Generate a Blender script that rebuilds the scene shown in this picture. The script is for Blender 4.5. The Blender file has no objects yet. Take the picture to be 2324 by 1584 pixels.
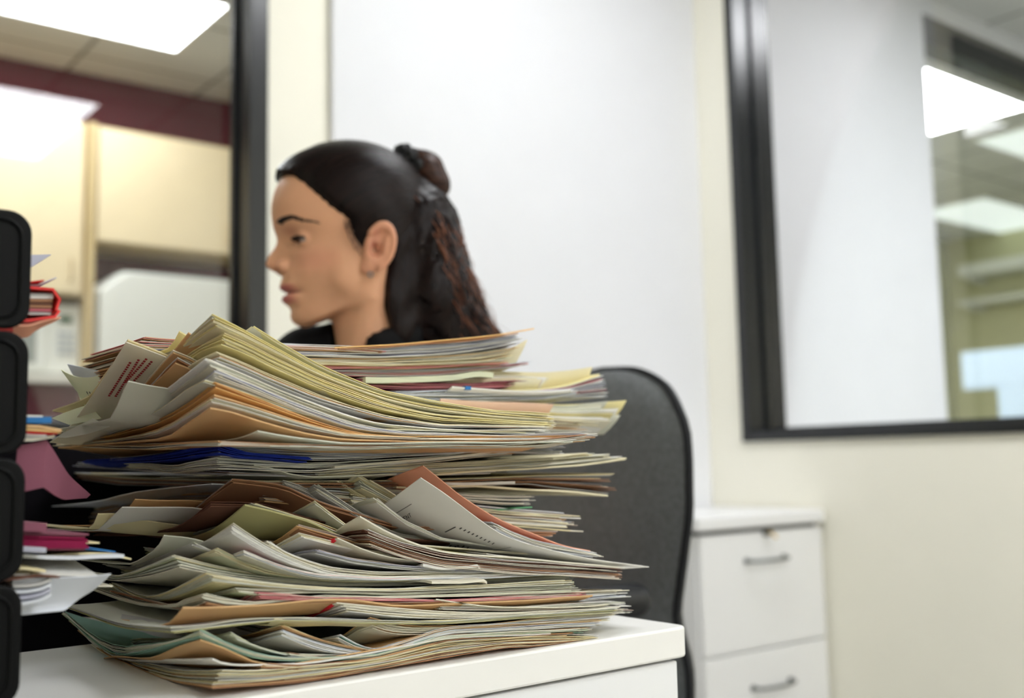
import bpy, math, random
import numpy as np
from mathutils import Vector

rng = random.Random(7)
nrng = np.random.default_rng(11)
scene = bpy.context.scene
COL = scene.collection

# ------------------------------------------------------------------ camera model (photo 2324 x 1584)
FPX = 2417.0
PIT, ROL, AZ = [math.radians(v) for v in (6.02, 1.16, 51.97)]
DESK_Z = 0.735
S = 0.82                                   # scale of the foreground (25 mm worktop)
CAM = np.array([0.0, 0.0, DESK_Z + 0.175 * S])
R_ = np.array([math.sin(AZ), -math.cos(AZ), 0.0])
H_ = np.array([math.cos(AZ), math.sin(AZ), 0.0])
U_ = np.array([0.0, 0.0, 1.0])
FW = math.cos(PIT) * H_ + math.sin(PIT) * U_
_up = -math.sin(PIT) * H_ + math.cos(PIT) * U_
RT = math.cos(ROL) * R_ - math.sin(ROL) * _up
UP = math.sin(ROL) * R_ + math.cos(ROL) * _up


def ray(x, y):
    return FW + RT * (x - 1162.0) / FPX - UP * (y - 792.0) / FPX


def on_plane(x, y, P, n):
    d = ray(x, y)
    return CAM + d * (((P - CAM) @ n) / (d @ n))


def onX(x, y, X):
    return on_plane(x, y, np.array([X, 0, 0.0]), np.array([1.0, 0, 0]))


def onY(x, y, Y):
    return on_plane(x, y, np.array([0, Y, 0.0]), np.array([0, 1.0, 0]))


def onZ(x, y, Z):
    return on_plane(x, y, np.array([0, 0, Z]), np.array([0, 0, 1.0]))


def at_depth(x, y, D):
    return CAM + ray(x, y) * D


# ------------------------------------------------------------------ materials
def lin(c):
    out = []
    for v in c:
        v = v / 255.0
        out.append(v / 12.92 if v <= 0.04045 else ((v + 0.055) / 1.055) ** 2.4)
    return (out[0], out[1], out[2], 1.0)


MATS = {}


def mat(name, rgb, rough=0.6, metal=0.0, spec=0.4, noise=0.0, nscale=30.0, bump=0.0, bscale=200.0, coat=0.0, emit=None, estr=0.0, transl=0.0):
    if name in MATS:
        return MATS[name]
    m = bpy.data.materials.new(name)
    m.use_nodes = True
    nt = m.node_tree
    b = nt.nodes['Principled BSDF']
    c = lin(rgb)
    b.inputs['Base Color'].default_value = c
    b.inputs['Roughness'].default_value = rough
    b.inputs['Metallic'].default_value = metal
    b.inputs['Specular IOR Level'].default_value = spec
    if coat:
        b.inputs['Coat Weight'].default_value = coat
    if noise or bump:
        tc = nt.nodes.new('ShaderNodeTexCoord')
    if noise:
        n = nt.nodes.new('ShaderNodeTexNoise')
        n.inputs['Scale'].default_value = nscale
        n.inputs['Detail'].default_value = 4
        nt.links.new(tc.outputs['Object'], n.inputs['Vector'])
        mr = nt.nodes.new('ShaderNodeMapRange')
        mr.inputs['From Min'].default_value = 0.3
        mr.inputs['From Max'].default_value = 0.7
        mr.inputs['To Min'].default_value = 1 - noise
        mr.inputs['To Max'].default_value = 1 + noise
        nt.links.new(n.outputs['Fac'], mr.inputs['Value'])
        vm = nt.nodes.new('ShaderNodeVectorMath')
        vm.operation = 'SCALE'
        vm.inputs[0].default_value = c[:3]
        nt.links.new(mr.outputs['Result'], vm.inputs['Scale'])
        nt.links.new(vm.outputs['Vector'], b.inputs['Base Color'])
    if bump:
        n2 = nt.nodes.new('ShaderNodeTexNoise')
        n2.inputs['Scale'].default_value = bscale
        n2.inputs['Detail'].default_value = 3
        nt.links.new(tc.outputs['Object'], n2.inputs['Vector'])
        bp = nt.nodes.new('ShaderNodeBump')
        bp.inputs['Strength'].default_value = bump
        bp.inputs['Distance'].default_value = 0.002
        nt.links.new(n2.outputs['Fac'], bp.inputs['Height'])
        nt.links.new(bp.outputs['Normal'], b.inputs['Normal'])
    if emit is not None:
        b.inputs['Emission Color'].default_value = lin(emit)
        b.inputs['Emission Strength'].default_value = estr
    if transl:
        tr = nt.nodes.new('ShaderNodeBsdfTranslucent')
        tr.inputs['Color'].default_value = c
        mx = nt.nodes.new('ShaderNodeMixShader')
        mx.inputs['Fac'].default_value = transl
        out = nt.nodes['Material Output']
        nt.links.new(b.outputs[0], mx.inputs[1])
        nt.links.new(tr.outputs[0], mx.inputs[2])
        nt.links.new(mx.outputs[0], out.inputs['Surface'])
    MATS[name] = m
    return m


def glass_mat():
    if 'pane_glass' in MATS:
        return MATS['pane_glass']
    m = bpy.data.materials.new('pane_glass')
    m.use_nodes = True
    nt = m.node_tree
    nt.nodes.remove(nt.nodes['Principled BSDF'])
    out = nt.nodes['Material Output']
    tr = nt.nodes.new('ShaderNodeBsdfTransparent')
    tr.inputs['Color'].default_value = (0.96, 0.98, 0.97, 1)
    gl = nt.nodes.new('ShaderNodeBsdfGlossy')
    gl.inputs['Roughness'].default_value = 0.0
    fr = nt.nodes.new('ShaderNodeFresnel')
    fr.inputs['IOR'].default_value = 1.64
    mx = nt.nodes.new('ShaderNodeMixShader')
    nt.links.new(fr.outputs[0], mx.inputs['Fac'])
    nt.links.new(tr.outputs[0], mx.inputs[1])
    nt.links.new(gl.outputs[0], mx.inputs[2])
    nt.links.new(mx.outputs[0], out.inputs['Surface'])
    MATS['pane_glass'] = m
    return m


def tile_mat(name, rgb, line, size=0.61, width=0.02, off=(0, 0)):
    m = mat(name, rgb, 0.9)
    nt = m.node_tree
    b = nt.nodes['Principled BSDF']
    tc = nt.nodes.new('ShaderNodeTexCoord')
    sp = nt.nodes.new('ShaderNodeSeparateXYZ')
    nt.links.new(tc.outputs['Object'], sp.inputs[0])
    res = []
    for i, ax in enumerate('XY'):
        a = nt.nodes.new('ShaderNodeMath'); a.operation = 'ADD'; a.inputs[1].default_value = 100 * size + off[i]
        nt.links.new(sp.outputs[ax], a.inputs[0])
        w = nt.nodes.new('ShaderNodeMath'); w.operation = 'MODULO'; w.inputs[1].default_value = size
        nt.links.new(a.outputs[0], w.inputs[0])
        l = nt.nodes.new('ShaderNodeMath'); l.operation = 'LESS_THAN'; l.inputs[1].default_value = width
        nt.links.new(w.outputs[0], l.inputs[0])
        res.append(l)
    mx = nt.nodes.new('ShaderNodeMath'); mx.operation = 'MAXIMUM'
    nt.links.new(res[0].outputs[0], mx.inputs[0]); nt.links.new(res[1].outputs[0], mx.inputs[1])
    mc = nt.nodes.new('ShaderNodeMix'); mc.data_type = 'RGBA'
    mc.inputs['A'].default_value = lin(rgb); mc.inputs['B'].default_value = lin(line)
    nt.links.new(mx.outputs[0], mc.inputs['Factor'])
    nt.links.new(mc.outputs['Result'], b.inputs['Base Color'])
    return m


# ------------------------------------------------------------------ mesh helpers
class MB:
    def __init__(self):
        self.v = []
        self.f = []

    def add(self, vs, fs):
        o = len(self.v)
        self.v.extend([tuple(float(c) for c in p) for p in vs])
        self.f.extend([tuple(i + o for i in f) for f in fs])
        return self

    def box(self, x0, x1, y0, y1, z0, z1):
        vs = [(x, y, z) for x in (x0, x1) for y in (y0, y1) for z in (z0, z1)]
        return self.add(vs, [(0, 1, 3, 2), (4, 6, 7, 5), (0, 4, 5, 1), (2, 3, 7, 6), (0, 2, 6, 4), (1, 5, 7, 3)])

    def tube(self, pts, r, n=8, caps=True):
        pts = [np.asarray(p, float) for p in pts]
        rs = r if hasattr(r, '__len__') else [r] * len(pts)
        vs, fs = [], []
        prev = None
        for i, p in enumerate(pts):
            t = pts[min(i + 1, len(pts) - 1)] - pts[max(i - 1, 0)]
            t = t / (np.linalg.norm(t) + 1e-12)
            if prev is None:
                a = np.array([0, 0, 1.0]) if abs(t[2]) < 0.9 else np.array([1.0, 0, 0])
                n1 = np.cross(t, a)
            else:
                n1 = prev - t * (prev @ t)
            n1 = n1 / (np.linalg.norm(n1) + 1e-12)
            prev = n1
            n2 = np.cross(t, n1)
            for k in range(n):
                an = 2 * math.pi * k / n
                vs.append(p + rs[i] * (math.cos(an) * n1 + math.sin(an) * n2))
        for i in range(len(pts) - 1):
            for k in range(n):
                k2 = (k + 1) % n
                fs.append((i * n + k, i * n + k2, (i + 1) * n + k2, (i + 1) * n + k))
        if caps:
            fs.append(tuple(range(n - 1, -1, -1)))
            fs.append(tuple((len(pts) - 1) * n + k for k in range(n)))
        return self.add(vs, fs)

    def prism(self, poly, axis, a, b):
        """poly in the two other axes (cyclic order), extruded from a to b along axis"""
        n = len(poly)
        vs = []
        for w in (a, b):
            for p in poly:
                if axis == 0:
                    vs.append((w, p[0], p[1]))
                elif axis == 1:
                    vs.append((p[0], w, p[1]))
                else:
                    vs.append((p[0], p[1], w))
        fs = [tuple(range(n)), tuple(range(2 * n - 1, n - 1, -1))]
        fs += [(i, (i + 1) % n, n + (i + 1) % n, n + i) for i in range(n)]
        return self.add(vs, fs)


def link(o, parent=None):
    COL.objects.link(o)
    if parent is not None:
        o.parent = parent
    return o


def obj(name, mb, m, parent=None, loc=(0, 0, 0), rz=0.0, smooth=False, bevel=0.0, segs=2):
    me = bpy.data.meshes.new(name)
    v, f = (mb.v, mb.f) if isinstance(mb, MB) else mb
    me.from_pydata(v, [], f)
    me.validate()
    import bmesh
    bm = bmesh.new()
    bm.from_mesh(me)
    bmesh.ops.recalc_face_normals(bm, faces=bm.faces)
    bm.to_mesh(me)
    bm.free()
    me.materials.append(m)
    if smooth:
        for p in me.polygons:
            p.use_smooth = True
    o = bpy.data.objects.new(name, me)
    o.location = loc
    o.rotation_euler = (0, 0, rz)
    link(o, parent)
    if bevel:
        b = o.modifiers.new('bevel', 'BEVEL')
        b.width = bevel
        b.segments = segs
        b.limit_method = 'ANGLE'
    return o


def tag(o, label, cat, group=None, kind=None):
    o['label'] = label
    o['category'] = cat
    if group:
        o['group'] = group
    if kind:
        o['kind'] = kind
    return o


def thing(name, label, cat, loc=(0, 0, 0), rz=0.0, group=None):
    o = bpy.data.objects.new(name, None)
    o.empty_display_size = 0.05
    o.location = loc
    o.rotation_euler = (0, 0, rz)
    link(o)
    return tag(o, label, cat, group)


def struct(name, mb, m, parent=None, label=None, **k):
    o = obj(name, mb, m, parent, **k)
    if parent is None:
        o['kind'] = 'structure'
        if label:
            o['label'] = label
    return o


def rrect(w, h, r, n=6, cx=0.0, cy=0.0):
    pts = []
    for (sx, sy, a0) in ((1, 1, 0), (-1, 1, 90), (-1, -1, 180), (1, -1, 270)):
        for k in range(n + 1):
            a = math.radians(a0 + 90 * k / n)
            pts.append((cx + sx * (w / 2 - r) + r * math.cos(a), cy + sy * (h / 2 - r) + r * math.sin(a)))
    return pts

# ------------------------------------------------------------------ the setting
XW, YB, ZC = 2.48, 2.22, 2.72          # right wall, back wall, ceiling
WT = 0.12
M_white = mat('white_wall_paint', (232, 233, 237), 0.75, noise=0.01, nscale=6, bump=0.05, bscale=300)
M_cream = mat('cream_wall_paint', (247, 244, 230), 0.75, noise=0.01, nscale=5, bump=0.05, bscale=300)
M_burg = mat('burgundy_wall_paint', (92, 28, 42), 0.8, noise=0.02, nscale=4)
M_khaki = mat('khaki_wall_paint', (196, 196, 158), 0.8, noise=0.02, nscale=3)
M_floor = mat('grey_carpet', (140, 138, 132), 0.95, noise=0.1, nscale=180, bump=0.4, bscale=400)
M_ceil = tile_mat('ceiling_tile', (222, 224, 224), (150, 152, 150), off=(-0.1, 0.12))
M_black = mat('black_frame_metal', (21, 24, 28), 0.27, spec=0.6)
M_lamp = mat('lamp_diffuser', (250, 250, 250), 0.5, emit=(250, 252, 255), estr=9.0)
M_lamp_k = mat('lamp_diffuser_kitchen', (250, 250, 250), 0.5, emit=(250, 252, 255), estr=4.2)
M_lamp_d = mat('lamp_diffuser_dim', (225, 232, 228), 0.5, emit=(240, 250, 248), estr=0.30)
M_lampframe = mat('lamp_frame_white', (235, 235, 232), 0.5)

struct('floor', MB().box(-2.4, 10, -5.6, 6.6, -0.05, 0), M_floor)
struct('ceiling', MB().box(-2.4, 10, -5.6, 6.6, ZC, ZC + 0.06), M_ceil)
# right wall with its window opening
RW_Y1 = 2.066                       # left (far) edge of the window frame
RW_Y0 = 0.35
RW_Z0 = onX(1691, 1003, XW)[2]
RW_Z1 = 2.60
mb = MB().box(XW, XW + WT, -5.6, RW_Y0, 0, ZC).box(XW, XW + WT, RW_Y1, YB + 0.02, 0, ZC)
mb.box(XW, XW + WT, RW_Y0, RW_Y1, 0, RW_Z0).box(XW, XW + WT, RW_Y0, RW_Y1, RW_Z1, ZC)
struct('wall_right', mb, M_cream)
# back wall with the left window opening
LW_X1 = 1.031
LW_X0 = -0.75
LW_Z0, LW_Z1 = 0.93, 2.60
mb = MB().box(-2.4, LW_X0, YB, YB + WT, 0, ZC).box(LW_X1, XW + 0.02, YB, YB + WT, 0, ZC)
mb.box(LW_X0, LW_X1, YB, YB + WT, 0, LW_Z0).box(LW_X0, LW_X1, YB, YB + WT, LW_Z1, ZC)
struct('wall_back', mb, M_cream)
xp = onY(754, 200, YB - 0.02)[0]
struct('trim_1', MB().box(xp, XW - 0.001, YB - 0.022, YB - 0.001, 0.0, ZC - 0.001), M_white, bevel=0.003,
       label='tall white wall panel behind the seated woman')
struct('wall_left', MB().box(-2.4, -2.3, -5.6, 6.6, 0, ZC), M_cream)
struct('wall_front', MB().box(-2.4, XW, -5.6, -5.5, 0, ZC), M_cream)
# adjoining room on the right: the white wall runs on, then a framed opening
XE = onY(2122, 500, YB)[0]
struct('wall_adjoining', MB().box(XW + WT, XE, YB, YB + WT, 0, ZC), M_white)
struct('wall_khaki', MB().box(9.9, 10, -5.6, 6.6, 0, ZC), M_khaki)
struct('wall_far', MB().box(-2.4, 10, 5.0, 5.1, 0, ZC), M_burg, label='burgundy far wall of the kitchen behind the left window')
struct('wall_divider', MB().box(2.7, 2.8, YB + WT, 5.0, 0, ZC), M_cream)
struct('wall_corridor', MB().box(2.8, 9.9, 4.9, 4.999, 0, ZC), M_khaki)
struct('baseboard_back', MB().box(LW_X1, XW - 0.012, YB - 0.032, YB - 0.022, 0, 0.09), mat('dark_base_vinyl', (52, 50, 50), 0.5))
struct('baseboard_right', MB().box(XW - 0.01, XW, -5.5, YB - 0.04, 0, 0.09), MATS['dark_base_vinyl'])


def window(name, along, p0, p1, z0, z1, plane, depth, face, sgn, label):
    """along: 'x' or 'y'; plane = room-side face of the wall; depth goes into the wall; frame members of width face"""
    root = bpy.data.objects.new(name, None)
    link(root)
    root['kind'] = 'structure'
    root['label'] = label
    a0, a1 = plane - 0.012 * sgn, plane + depth * sgn
    fr = MB()

    def bx(p, q, za, zb, d0=a0, d1=a1):
        lo, hi = min(d0, d1), max(d0, d1)
        if along == 'x':
            fr.box(p, q, lo, hi, za, zb)
        else:
            fr.box(lo, hi, p, q, za, zb)
    bx(p0, p0 + face, z0, z1)
    bx(p1 - face, p1, z0, z1)
    bx(p0 + face, p1 - face, z0, z0 + face)
    bx(p0 + face, p1 - face, z1 - face, z1)
    # glazing bead set back in the frame
    g = plane + (depth - 0.03) * sgn
    b0, b1 = g - 0.010 * sgn, g + 0.010 * sgn
    w = 0.010
    bx(p0 + face, p0 + face + w, z0 + face, z1 - face, b0, b1)
    bx(p1 - face - w, p1 - face, z0 + face, z1 - face, b0, b1)
    bx(p0 + face + w, p1 - face - w, z0 + face, z0 + face + w, b0, b1)
    bx(p0 + face + w, p1 - face - w, z1 - face - w, z1 - face, b0, b1)
    obj('window_frame', fr, M_black, root, bevel=0.002)
    pane = MB()
    if along == 'x':
        vs = [(p0 + face, g, z0 + face), (p1 - face, g, z0 + face), (p1 - face, g, z1 - face), (p0 + face, g, z1 - face)]
    else:
        vs = [(g, p0 + face, z0 + face), (g, p1 - face, z0 + face), (g, p1 - face, z1 - face), (g, p0 + face, z1 - face)]
    pane.add(vs, [(0, 1, 2, 3)])
    obj('window_pane', pane, glass_mat(), root)
    return root


window('window_1', 'x', LW_X0, LW_X1, LW_Z0, LW_Z1, YB, 0.098, 0.045, 1, 'black framed interior window left of the white panel')
window('window_2', 'y', RW_Y0, RW_Y1, RW_Z0, RW_Z1, XW, 0.105, 0.030, 1, 'black framed interior window in the right wall')
# framed opening of the adjoining room
zh1 = onY(2095, 30, YB)[2]
zh0 = onY(2104, 96, YB)[2]
op = bpy.data.objects.new('window_3', None)
link(op)
op['kind'] = 'structure'
op['label'] = 'black framed opening seen through the right window'
fr = MB().box(XE, 9.0, YB, YB + 0.1, zh0, zh1)
obj('window_frame', fr, M_black, op, bevel=0.002)
obj('window_head', MB().box(XE, 9.0, YB, YB + WT, zh1, ZC), M_white, op)
pa, pb = onY(2160, 700, YB)[0], onY(2176, 700, YB)[0]
obj('window_post', MB().box(XE, XE + 0.03, YB + 0.05, YB + 0.12, 0.0, zh0 - 0.55), M_black, op)
obj('window_post', MB().box(pa, pb + 0.03, YB + 0.1, YB + 0.16, 0.0, zh0 - 0.20), M_khaki, op)


# ------------------------------------------------------------------ ceiling lights
def lamp(x0, y0, w, l, label, group, m=None):
    r = thing('ceiling_light', label, 'ceiling light', (x0 + w / 2, y0 + l / 2, ZC), 0, group)
    fr = MB()
    e = 0.02
    fr.box(-w / 2, w / 2, -l / 2, -l / 2 + e, -0.012, 0).box(-w / 2, w / 2, l / 2 - e, l / 2, -0.012, 0)
    fr.box(-w / 2, -w / 2 + e, -l / 2 + e, l / 2 - e, -0.012, 0).box(w / 2 - e, w / 2, -l / 2 + e, l / 2 - e, -0.012, 0)
    obj('lamp_frame', fr, M_lampframe, r)
    obj('lamp_panel', MB().box(-w / 2 + e, w / 2 - e, -l / 2 + e, l / 2 - e, -0.008, -0.001), m or M_lamp, r)
    return r


q = onZ(237, 232, ZC)
lx1, ly1 = q[0], 2 * (YB + 0.068) - q[1]
G_ours = 'ceiling lights of the front room'
lamp(lx1 - 0.61, ly1 - 1.22, 0.61, 1.22, 'ceiling light mirrored in the left window glass', G_ours)
lamp(lx1 - 0.31, ly1 + 1.60, 0.61, 0.61, 'square ceiling light above the seated woman and paper pile', G_ours)
a = onZ(404, 116, ZC)
lamp(a[0] - 1.22, a[1] - 0.61, 1.22, 0.61, 'bright ceiling light of the kitchen at the top left', 'ceiling lights of the kitchen', M_lamp_k)
lamp(-0.75, 2.85, 1.22, 0.61, 'added kitchen fill light close behind the left window wall', 'ceiling lights of the kitchen', M_lamp_k)  # added out of view to even out the kitchen light
lamp(lx1 - 0.61, ly1 - 3.66, 0.61, 1.22, 'added rearmost fill light at the front end of the room', G_ours)  # added behind the camera to brighten the paper fronts
lamp(lx1 - 2.44, ly1 - 3.05, 0.61, 1.22, 'added rear fill light nearest the cream left wall', G_ours)  # another added rear lamp, more light from the camera side
b0 = onZ(2324, 226, ZC)
b1 = onZ(2324, 243, ZC)
b2 = onZ(2107, 300, ZC)
lamp(b1[0] - 1.22, b0[1] + 0.02, 1.22, 0.61, 'bright ceiling light under the black header beyond right window', 'ceiling lights beyond the right window')
c = onZ(2200, 318, ZC)
lamp(c[0], c[1] - 0.61, 1.22, 0.61, 'pale glowing panel standing in for reflected light beyond the right window', 'ceiling lights beyond the right window', M_lamp_d)  # dim glowing panel standing in for a reflection
c = onZ(2175, 500, ZC)
lamp(c[0] - 0.6, c[1] - 0.55, 1.8, 0.61, 'far ceiling light low in the right window', 'ceiling lights beyond the right window', M_lamp_d)
lamp(3.1, -0.35, 0.61, 1.22, 'added fill light of the adjoining room beside the white wall', 'ceiling lights beyond the right window')  # unseen addition that brightens the white adjoining wall
lamp(4.8, 3.65, 0.61, 1.22, 'added fill light behind the white wall end beyond right window', 'ceiling lights beyond the right window')  # hidden lamp added to lift the khaki area beyond
lamp(4.6, -0.9, 0.61, 1.22, 'added fill light of the adjoining room farther from the window', 'ceiling lights beyond the right window')  # extra unseen lamp added to wash out shade on the white wall

# ------------------------------------------------------------------ kitchen behind the left window
YF = 4.66
YA = 4.66
M_cab = mat('cream_cabinet_laminate', (234, 217, 180), 0.45, noise=0.02, nscale=8)
M_cabe = mat('cabinet_edge_beige', (198, 176, 130), 0.5)
M_app = mat('white_appliance_enamel', (232, 234, 228), 0.35)
M_dark = mat('dark_plastic', (30, 32, 32), 0.4)
z = lambda x, y: onY(x, y, YF)[2]
xx = lambda x, y: onY(x, y, YF)[0]
xs = xx(207, 500)
ztop = z(202, 278)
zb_l = z(130, 668)
zb_r = z(370, 563)
zc_ = z(130, 850)
t = thing('tall_cabinet', 'cream cabinet above the microwave, seen through left window', 'cabinet', (xs - 0.5, YF, 0))
obj('cabinet_body', MB().box(-1.3, 0.48, 0.02, 0.339, zb_l, ztop), M_cabe, t)
for k in range(3):
    d = obj('cabinet_door', MB().box(-1.29 + k * 0.59, -1.29 + k * 0.59 + 0.575, 0.0, 0.02, zb_l + 0.01, ztop - 0.01), M_cab, t, bevel=0.003)
    obj('door_handle', MB().tube([(-0.76 + k * 0.59, 0.0, zb_l + 0.06), (-0.76 + k * 0.59, -0.02, zb_l + 0.07), (-0.76 + k * 0.59, -0.02, zb_l + 0.15), (-0.76 + k * 0.59, 0.0, zb_l + 0.16)], 0.004), M_cabe, d)
t = thing('end_panel', 'tall beige end panel between microwave niche and white appliance', 'panel', (xs - 0.5, YF, 0))
obj('panel_board', MB().box(0.481, 0.515, -0.01, 0.339, 0.0, ztop), M_cabe, t, bevel=0.003)
obj('edge_strip', MB().box(0.481, 0.515, -0.013, -0.01, 0.0, ztop), M_cabe, t)
t = thing('upper_cabinet', 'cream two-door cabinet hung over the white appliance', 'cabinet', (xs + 0.02, YF, 0))
obj('cabinet_body', MB().box(0.0, 1.3, 0.02, 0.339, zb_r, ztop), M_cabe, t)
for k in range(2):
    d = obj('cabinet_door', MB().box(0.005 + k * 0.65, 0.645 + k * 0.65, 0.0, 0.02, zb_r + 0.005, ztop - 0.01), M_cab, t, bevel=0.003)
    obj('door_handle', MB().tube([(0.6 + k * 0.1, 0.0, zb_r + 0.05), (0.6 + k * 0.1, -0.02, zb_r + 0.06), (0.6 + k * 0.1, -0.02, zb_r + 0.13), (0.6 + k * 0.1, 0.0, zb_r + 0.14)], 0.004), M_cabe, d)
t = thing('kitchen_counter', 'white edged counter carrying the microwave in the kitchen niche', 'counter', (xs - 0.5, YF, 0))
obj('worktop', MB().box(-1.3, 0.48, 0.0, 0.339, zc_ - 0.035, zc_), mat('counter_laminate', (228, 226, 218), 0.4), t, bevel=0.004)
obj('apron_panel', MB().box(-1.3, 0.48, 0.03, 0.33, 0.0, zc_ - 0.035), mat('burgundy_panel', (84, 34, 46), 0.6), t)
mw0, mw1 = xx(60, 760), xx(192, 690)
t = thing('microwave', 'white microwave with small green display on the kitchen counter', 'microwave', (0, YF, 0))
zm1 = z(130, 686)
obj('housing', MB().box(mw0 - 0.3, mw1, 0.06, 0.33, zc_ + 0.01, zm1), M_app, t, bevel=0.008)
obj('door', MB().box(mw0 - 0.29, mw1 - 0.14, 0.045, 0.06, zc_ + 0.02, zm1 - 0.01), M_app, t, bevel=0.004)
obj('door_window', MB().box(mw0 - 0.26, mw1 - 0.18, 0.042, 0.046, zc_ + 0.05, zm1 - 0.04), mat('grey_mesh_glass', (150, 156, 152), 0.3), t)
obj('display', MB().box(mw1 - 0.085, mw1 - 0.035, 0.052, 0.06, zm1 - 0.075, zm1 - 0.05), mat('green_display', (44, 92, 66), 0.3), t)
kp = MB()
for i in range(3):
    for j in range(4):
        kp.box(mw1 - 0.09 + i * 0.025, mw1 - 0.072 + i * 0.025, 0.054, 0.06, zm1 - 0.13 - j * 0.028, zm1 - 0.115 - j * 0.028)
obj('keypad', kp, mat('keypad_grey', (188, 194, 200), 0.5), t)
for k in (0, 1):
    obj('foot', MB().box(mw1 - 0.06 - k * 0.5, mw1 - 0.03 - k * 0.5, 0.08, 0.11, zc_, zc_ + 0.01), M_dark, t)
# big white appliance
z = lambda x, y: onY(x, y, YA)[2]
xx = lambda x, y: onY(x, y, YA)[0]
ax0, ax1 = max(xx(217, 660), xs + 0.018), xx(217, 660) + 1.2
az1 = z(285, 604)
az0 = z(217, 652)
axc = xx(283, 604)
t = thing('refrigerator', 'large white appliance with sloped top corner beneath the cream cabinet', 'appliance', (0, YA, 0))
obj('housing', MB().prism([(ax0, 0.06), (ax1, 0.06), (ax1, az1 - 0.01), (axc + 0.01, az1 - 0.01), (ax0, az0)], 1, 0.05, 0.335), M_app, t, bevel=0.02, segs=3)
obj('door', MB().prism([(ax0 + 0.02, 0.1), (ax0 + 0.62, 0.1), (ax0 + 0.62, az1 - 0.02), (axc + 0.02, az1 - 0.02), (ax0 + 0.02, az0 - 0.01)], 1, 0.0, 0.05), M_app, t, bevel=0.012, segs=3)
obj('door', MB().box(ax0 + 0.64, ax1 - 0.02, 0.0, 0.05, 0.1, az1 - 0.02), M_app, t, bevel=0.012, segs=3)
obj('door_handle', MB().tube([(ax0 + 0.58, 0.0, 0.8), (ax0 + 0.58, -0.03, 0.82), (ax0 + 0.58, -0.03, 1.2), (ax0 + 0.58, 0.0, 1.22)], 0.008), M_app, t)
obj('plinth', MB().box(ax0 + 0.02, ax1 - 0.02, 0.06, 0.32, 0.0, 0.08), M_dark, t)

# ------------------------------------------------------------------ things beyond the right window
M_scr = mat('pale_blue_board', (186, 204, 222), 0.5)
xk = 6.6
pts = [onX(x, y, xk) for x, y in ((2180, 800), (2324, 780), (2324, 880), (2190, 885))]
yA, yB2 = pts[1][1] - 0.25, pts[0][1]
zA, zB2 = pts[3][2], pts[0][2]
t = thing('partition_screen', 'pale blue partition screen low in the right window', 'screen', (xk, 0, 0))
obj('screen_panel', MB().box(0, 0.04, yA, yB2, zA, zB2), M_scr, t, bevel=0.004)
obj('screen_panel', MB().box(0.0, 0.04, yA, onX(2265, 910, xk)[1], zA - 0.55, zA - 0.002), M_scr, t, bevel=0.004)
obj('post', MB().box(0.0, 0.04, yA, yA + 0.04, 0, zA - 0.552), M_black, t)
obj('post', MB().box(0.0, 0.04, yA + 0.3, yA + 0.34, 0, zA - 0.552), M_black, t)
xs2 = 8.4
M_shelf = mat('pale_shelf', (226, 228, 220), 0.5)
for (ya, yb, lab) in ((595, 640, 'upper pale wall shelf low in the right window'), (676, 692, 'lower pale wall shelf low in the right window')):
    pL, pR = onX(2172, ya + 8, xs2), onX(2324, ya, xs2)
    hh = (onX(2240, ya, xs2)[2] - onX(2240, yb, xs2)[2]) * 0.6
    t = thing('wall_shelf', lab, 'shelf', (xs2, 0, pL[2]), 0, 'pale shelves beyond the right window')
    obj('shelf_board', MB().box(0, 0.3, pR[1] - 0.4, pL[1], -hh, 0), M_shelf, t, bevel=0.004)
    for q in (0.1, 0.9):
        yq = pR[1] - 0.4 + q * (pL[1] - pR[1] + 0.4)
        obj('bracket', MB().box(0.02, 0.28, yq, yq + 0.02, -hh - 0.05, -hh), M_shelf, t)
struct('wall_partition', MB().box(8.7, 8.78, 2.4, 4.9, 0, ZC), M_khaki)
zz = onX(2300, 390, 7.6)[2]
struct('trim_2', MB().box(7.6, 7.7, YB + 0.2, 4.9, zz, zz + 0.09), mat('olive_beam', (120, 126, 98), 0.7), label='olive soffit beam beyond the right window')

# ------------------------------------------------------------------ filing cabinet in the corner
M_file = mat('white_file_steel', (236, 236, 236), 0.42, spec=0.5)
M_steel = mat('brushed_steel', (128, 132, 132), 0.35, metal=0.9)
M_brass = mat('brass_key', (206, 176, 110), 0.3, metal=1.0)
fy = onX(1863, 1183, XW - 0.012)[1]
fx1 = XW - 0.012
fx0 = onY(1590, 1400, fy)[0]
ft = onX(1863, 1155, fx1)[2]
fz_slab = onX(1861, 1184, fx1)[2]
fseam = onX(1867, 1443, fx1)[2]
t = thing('filing_cabinet', 'white two-drawer filing cabinet in the corner beside the chair', 'filing cabinet', (0, 0, 0))
fd = YB - 0.034
obj('body', MB().box(fx0, fx1, fy + 0.012, fd, 0.03, fz_slab - 0.012), M_file, t, bevel=0.003)
obj('top_slab', MB().box(fx0 - 0.01, fx1 + 0.004, fy - 0.012, fd, fz_slab, ft), M_file, t, bevel=0.006)
obj('plinth', MB().box(fx0 + 0.02, fx1 - 0.02, fy + 0.04, fd - 0.03, 0.0, 0.03), M_dark, t)
obj('shadow_strip', MB().box(fx0 + 0.01, fx1 - 0.004, fy + 0.02, fd - 0.01, fz_slab - 0.013, fz_slab), M_dark, t)  # dark strip painting in the shadow line under the top slab
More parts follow.
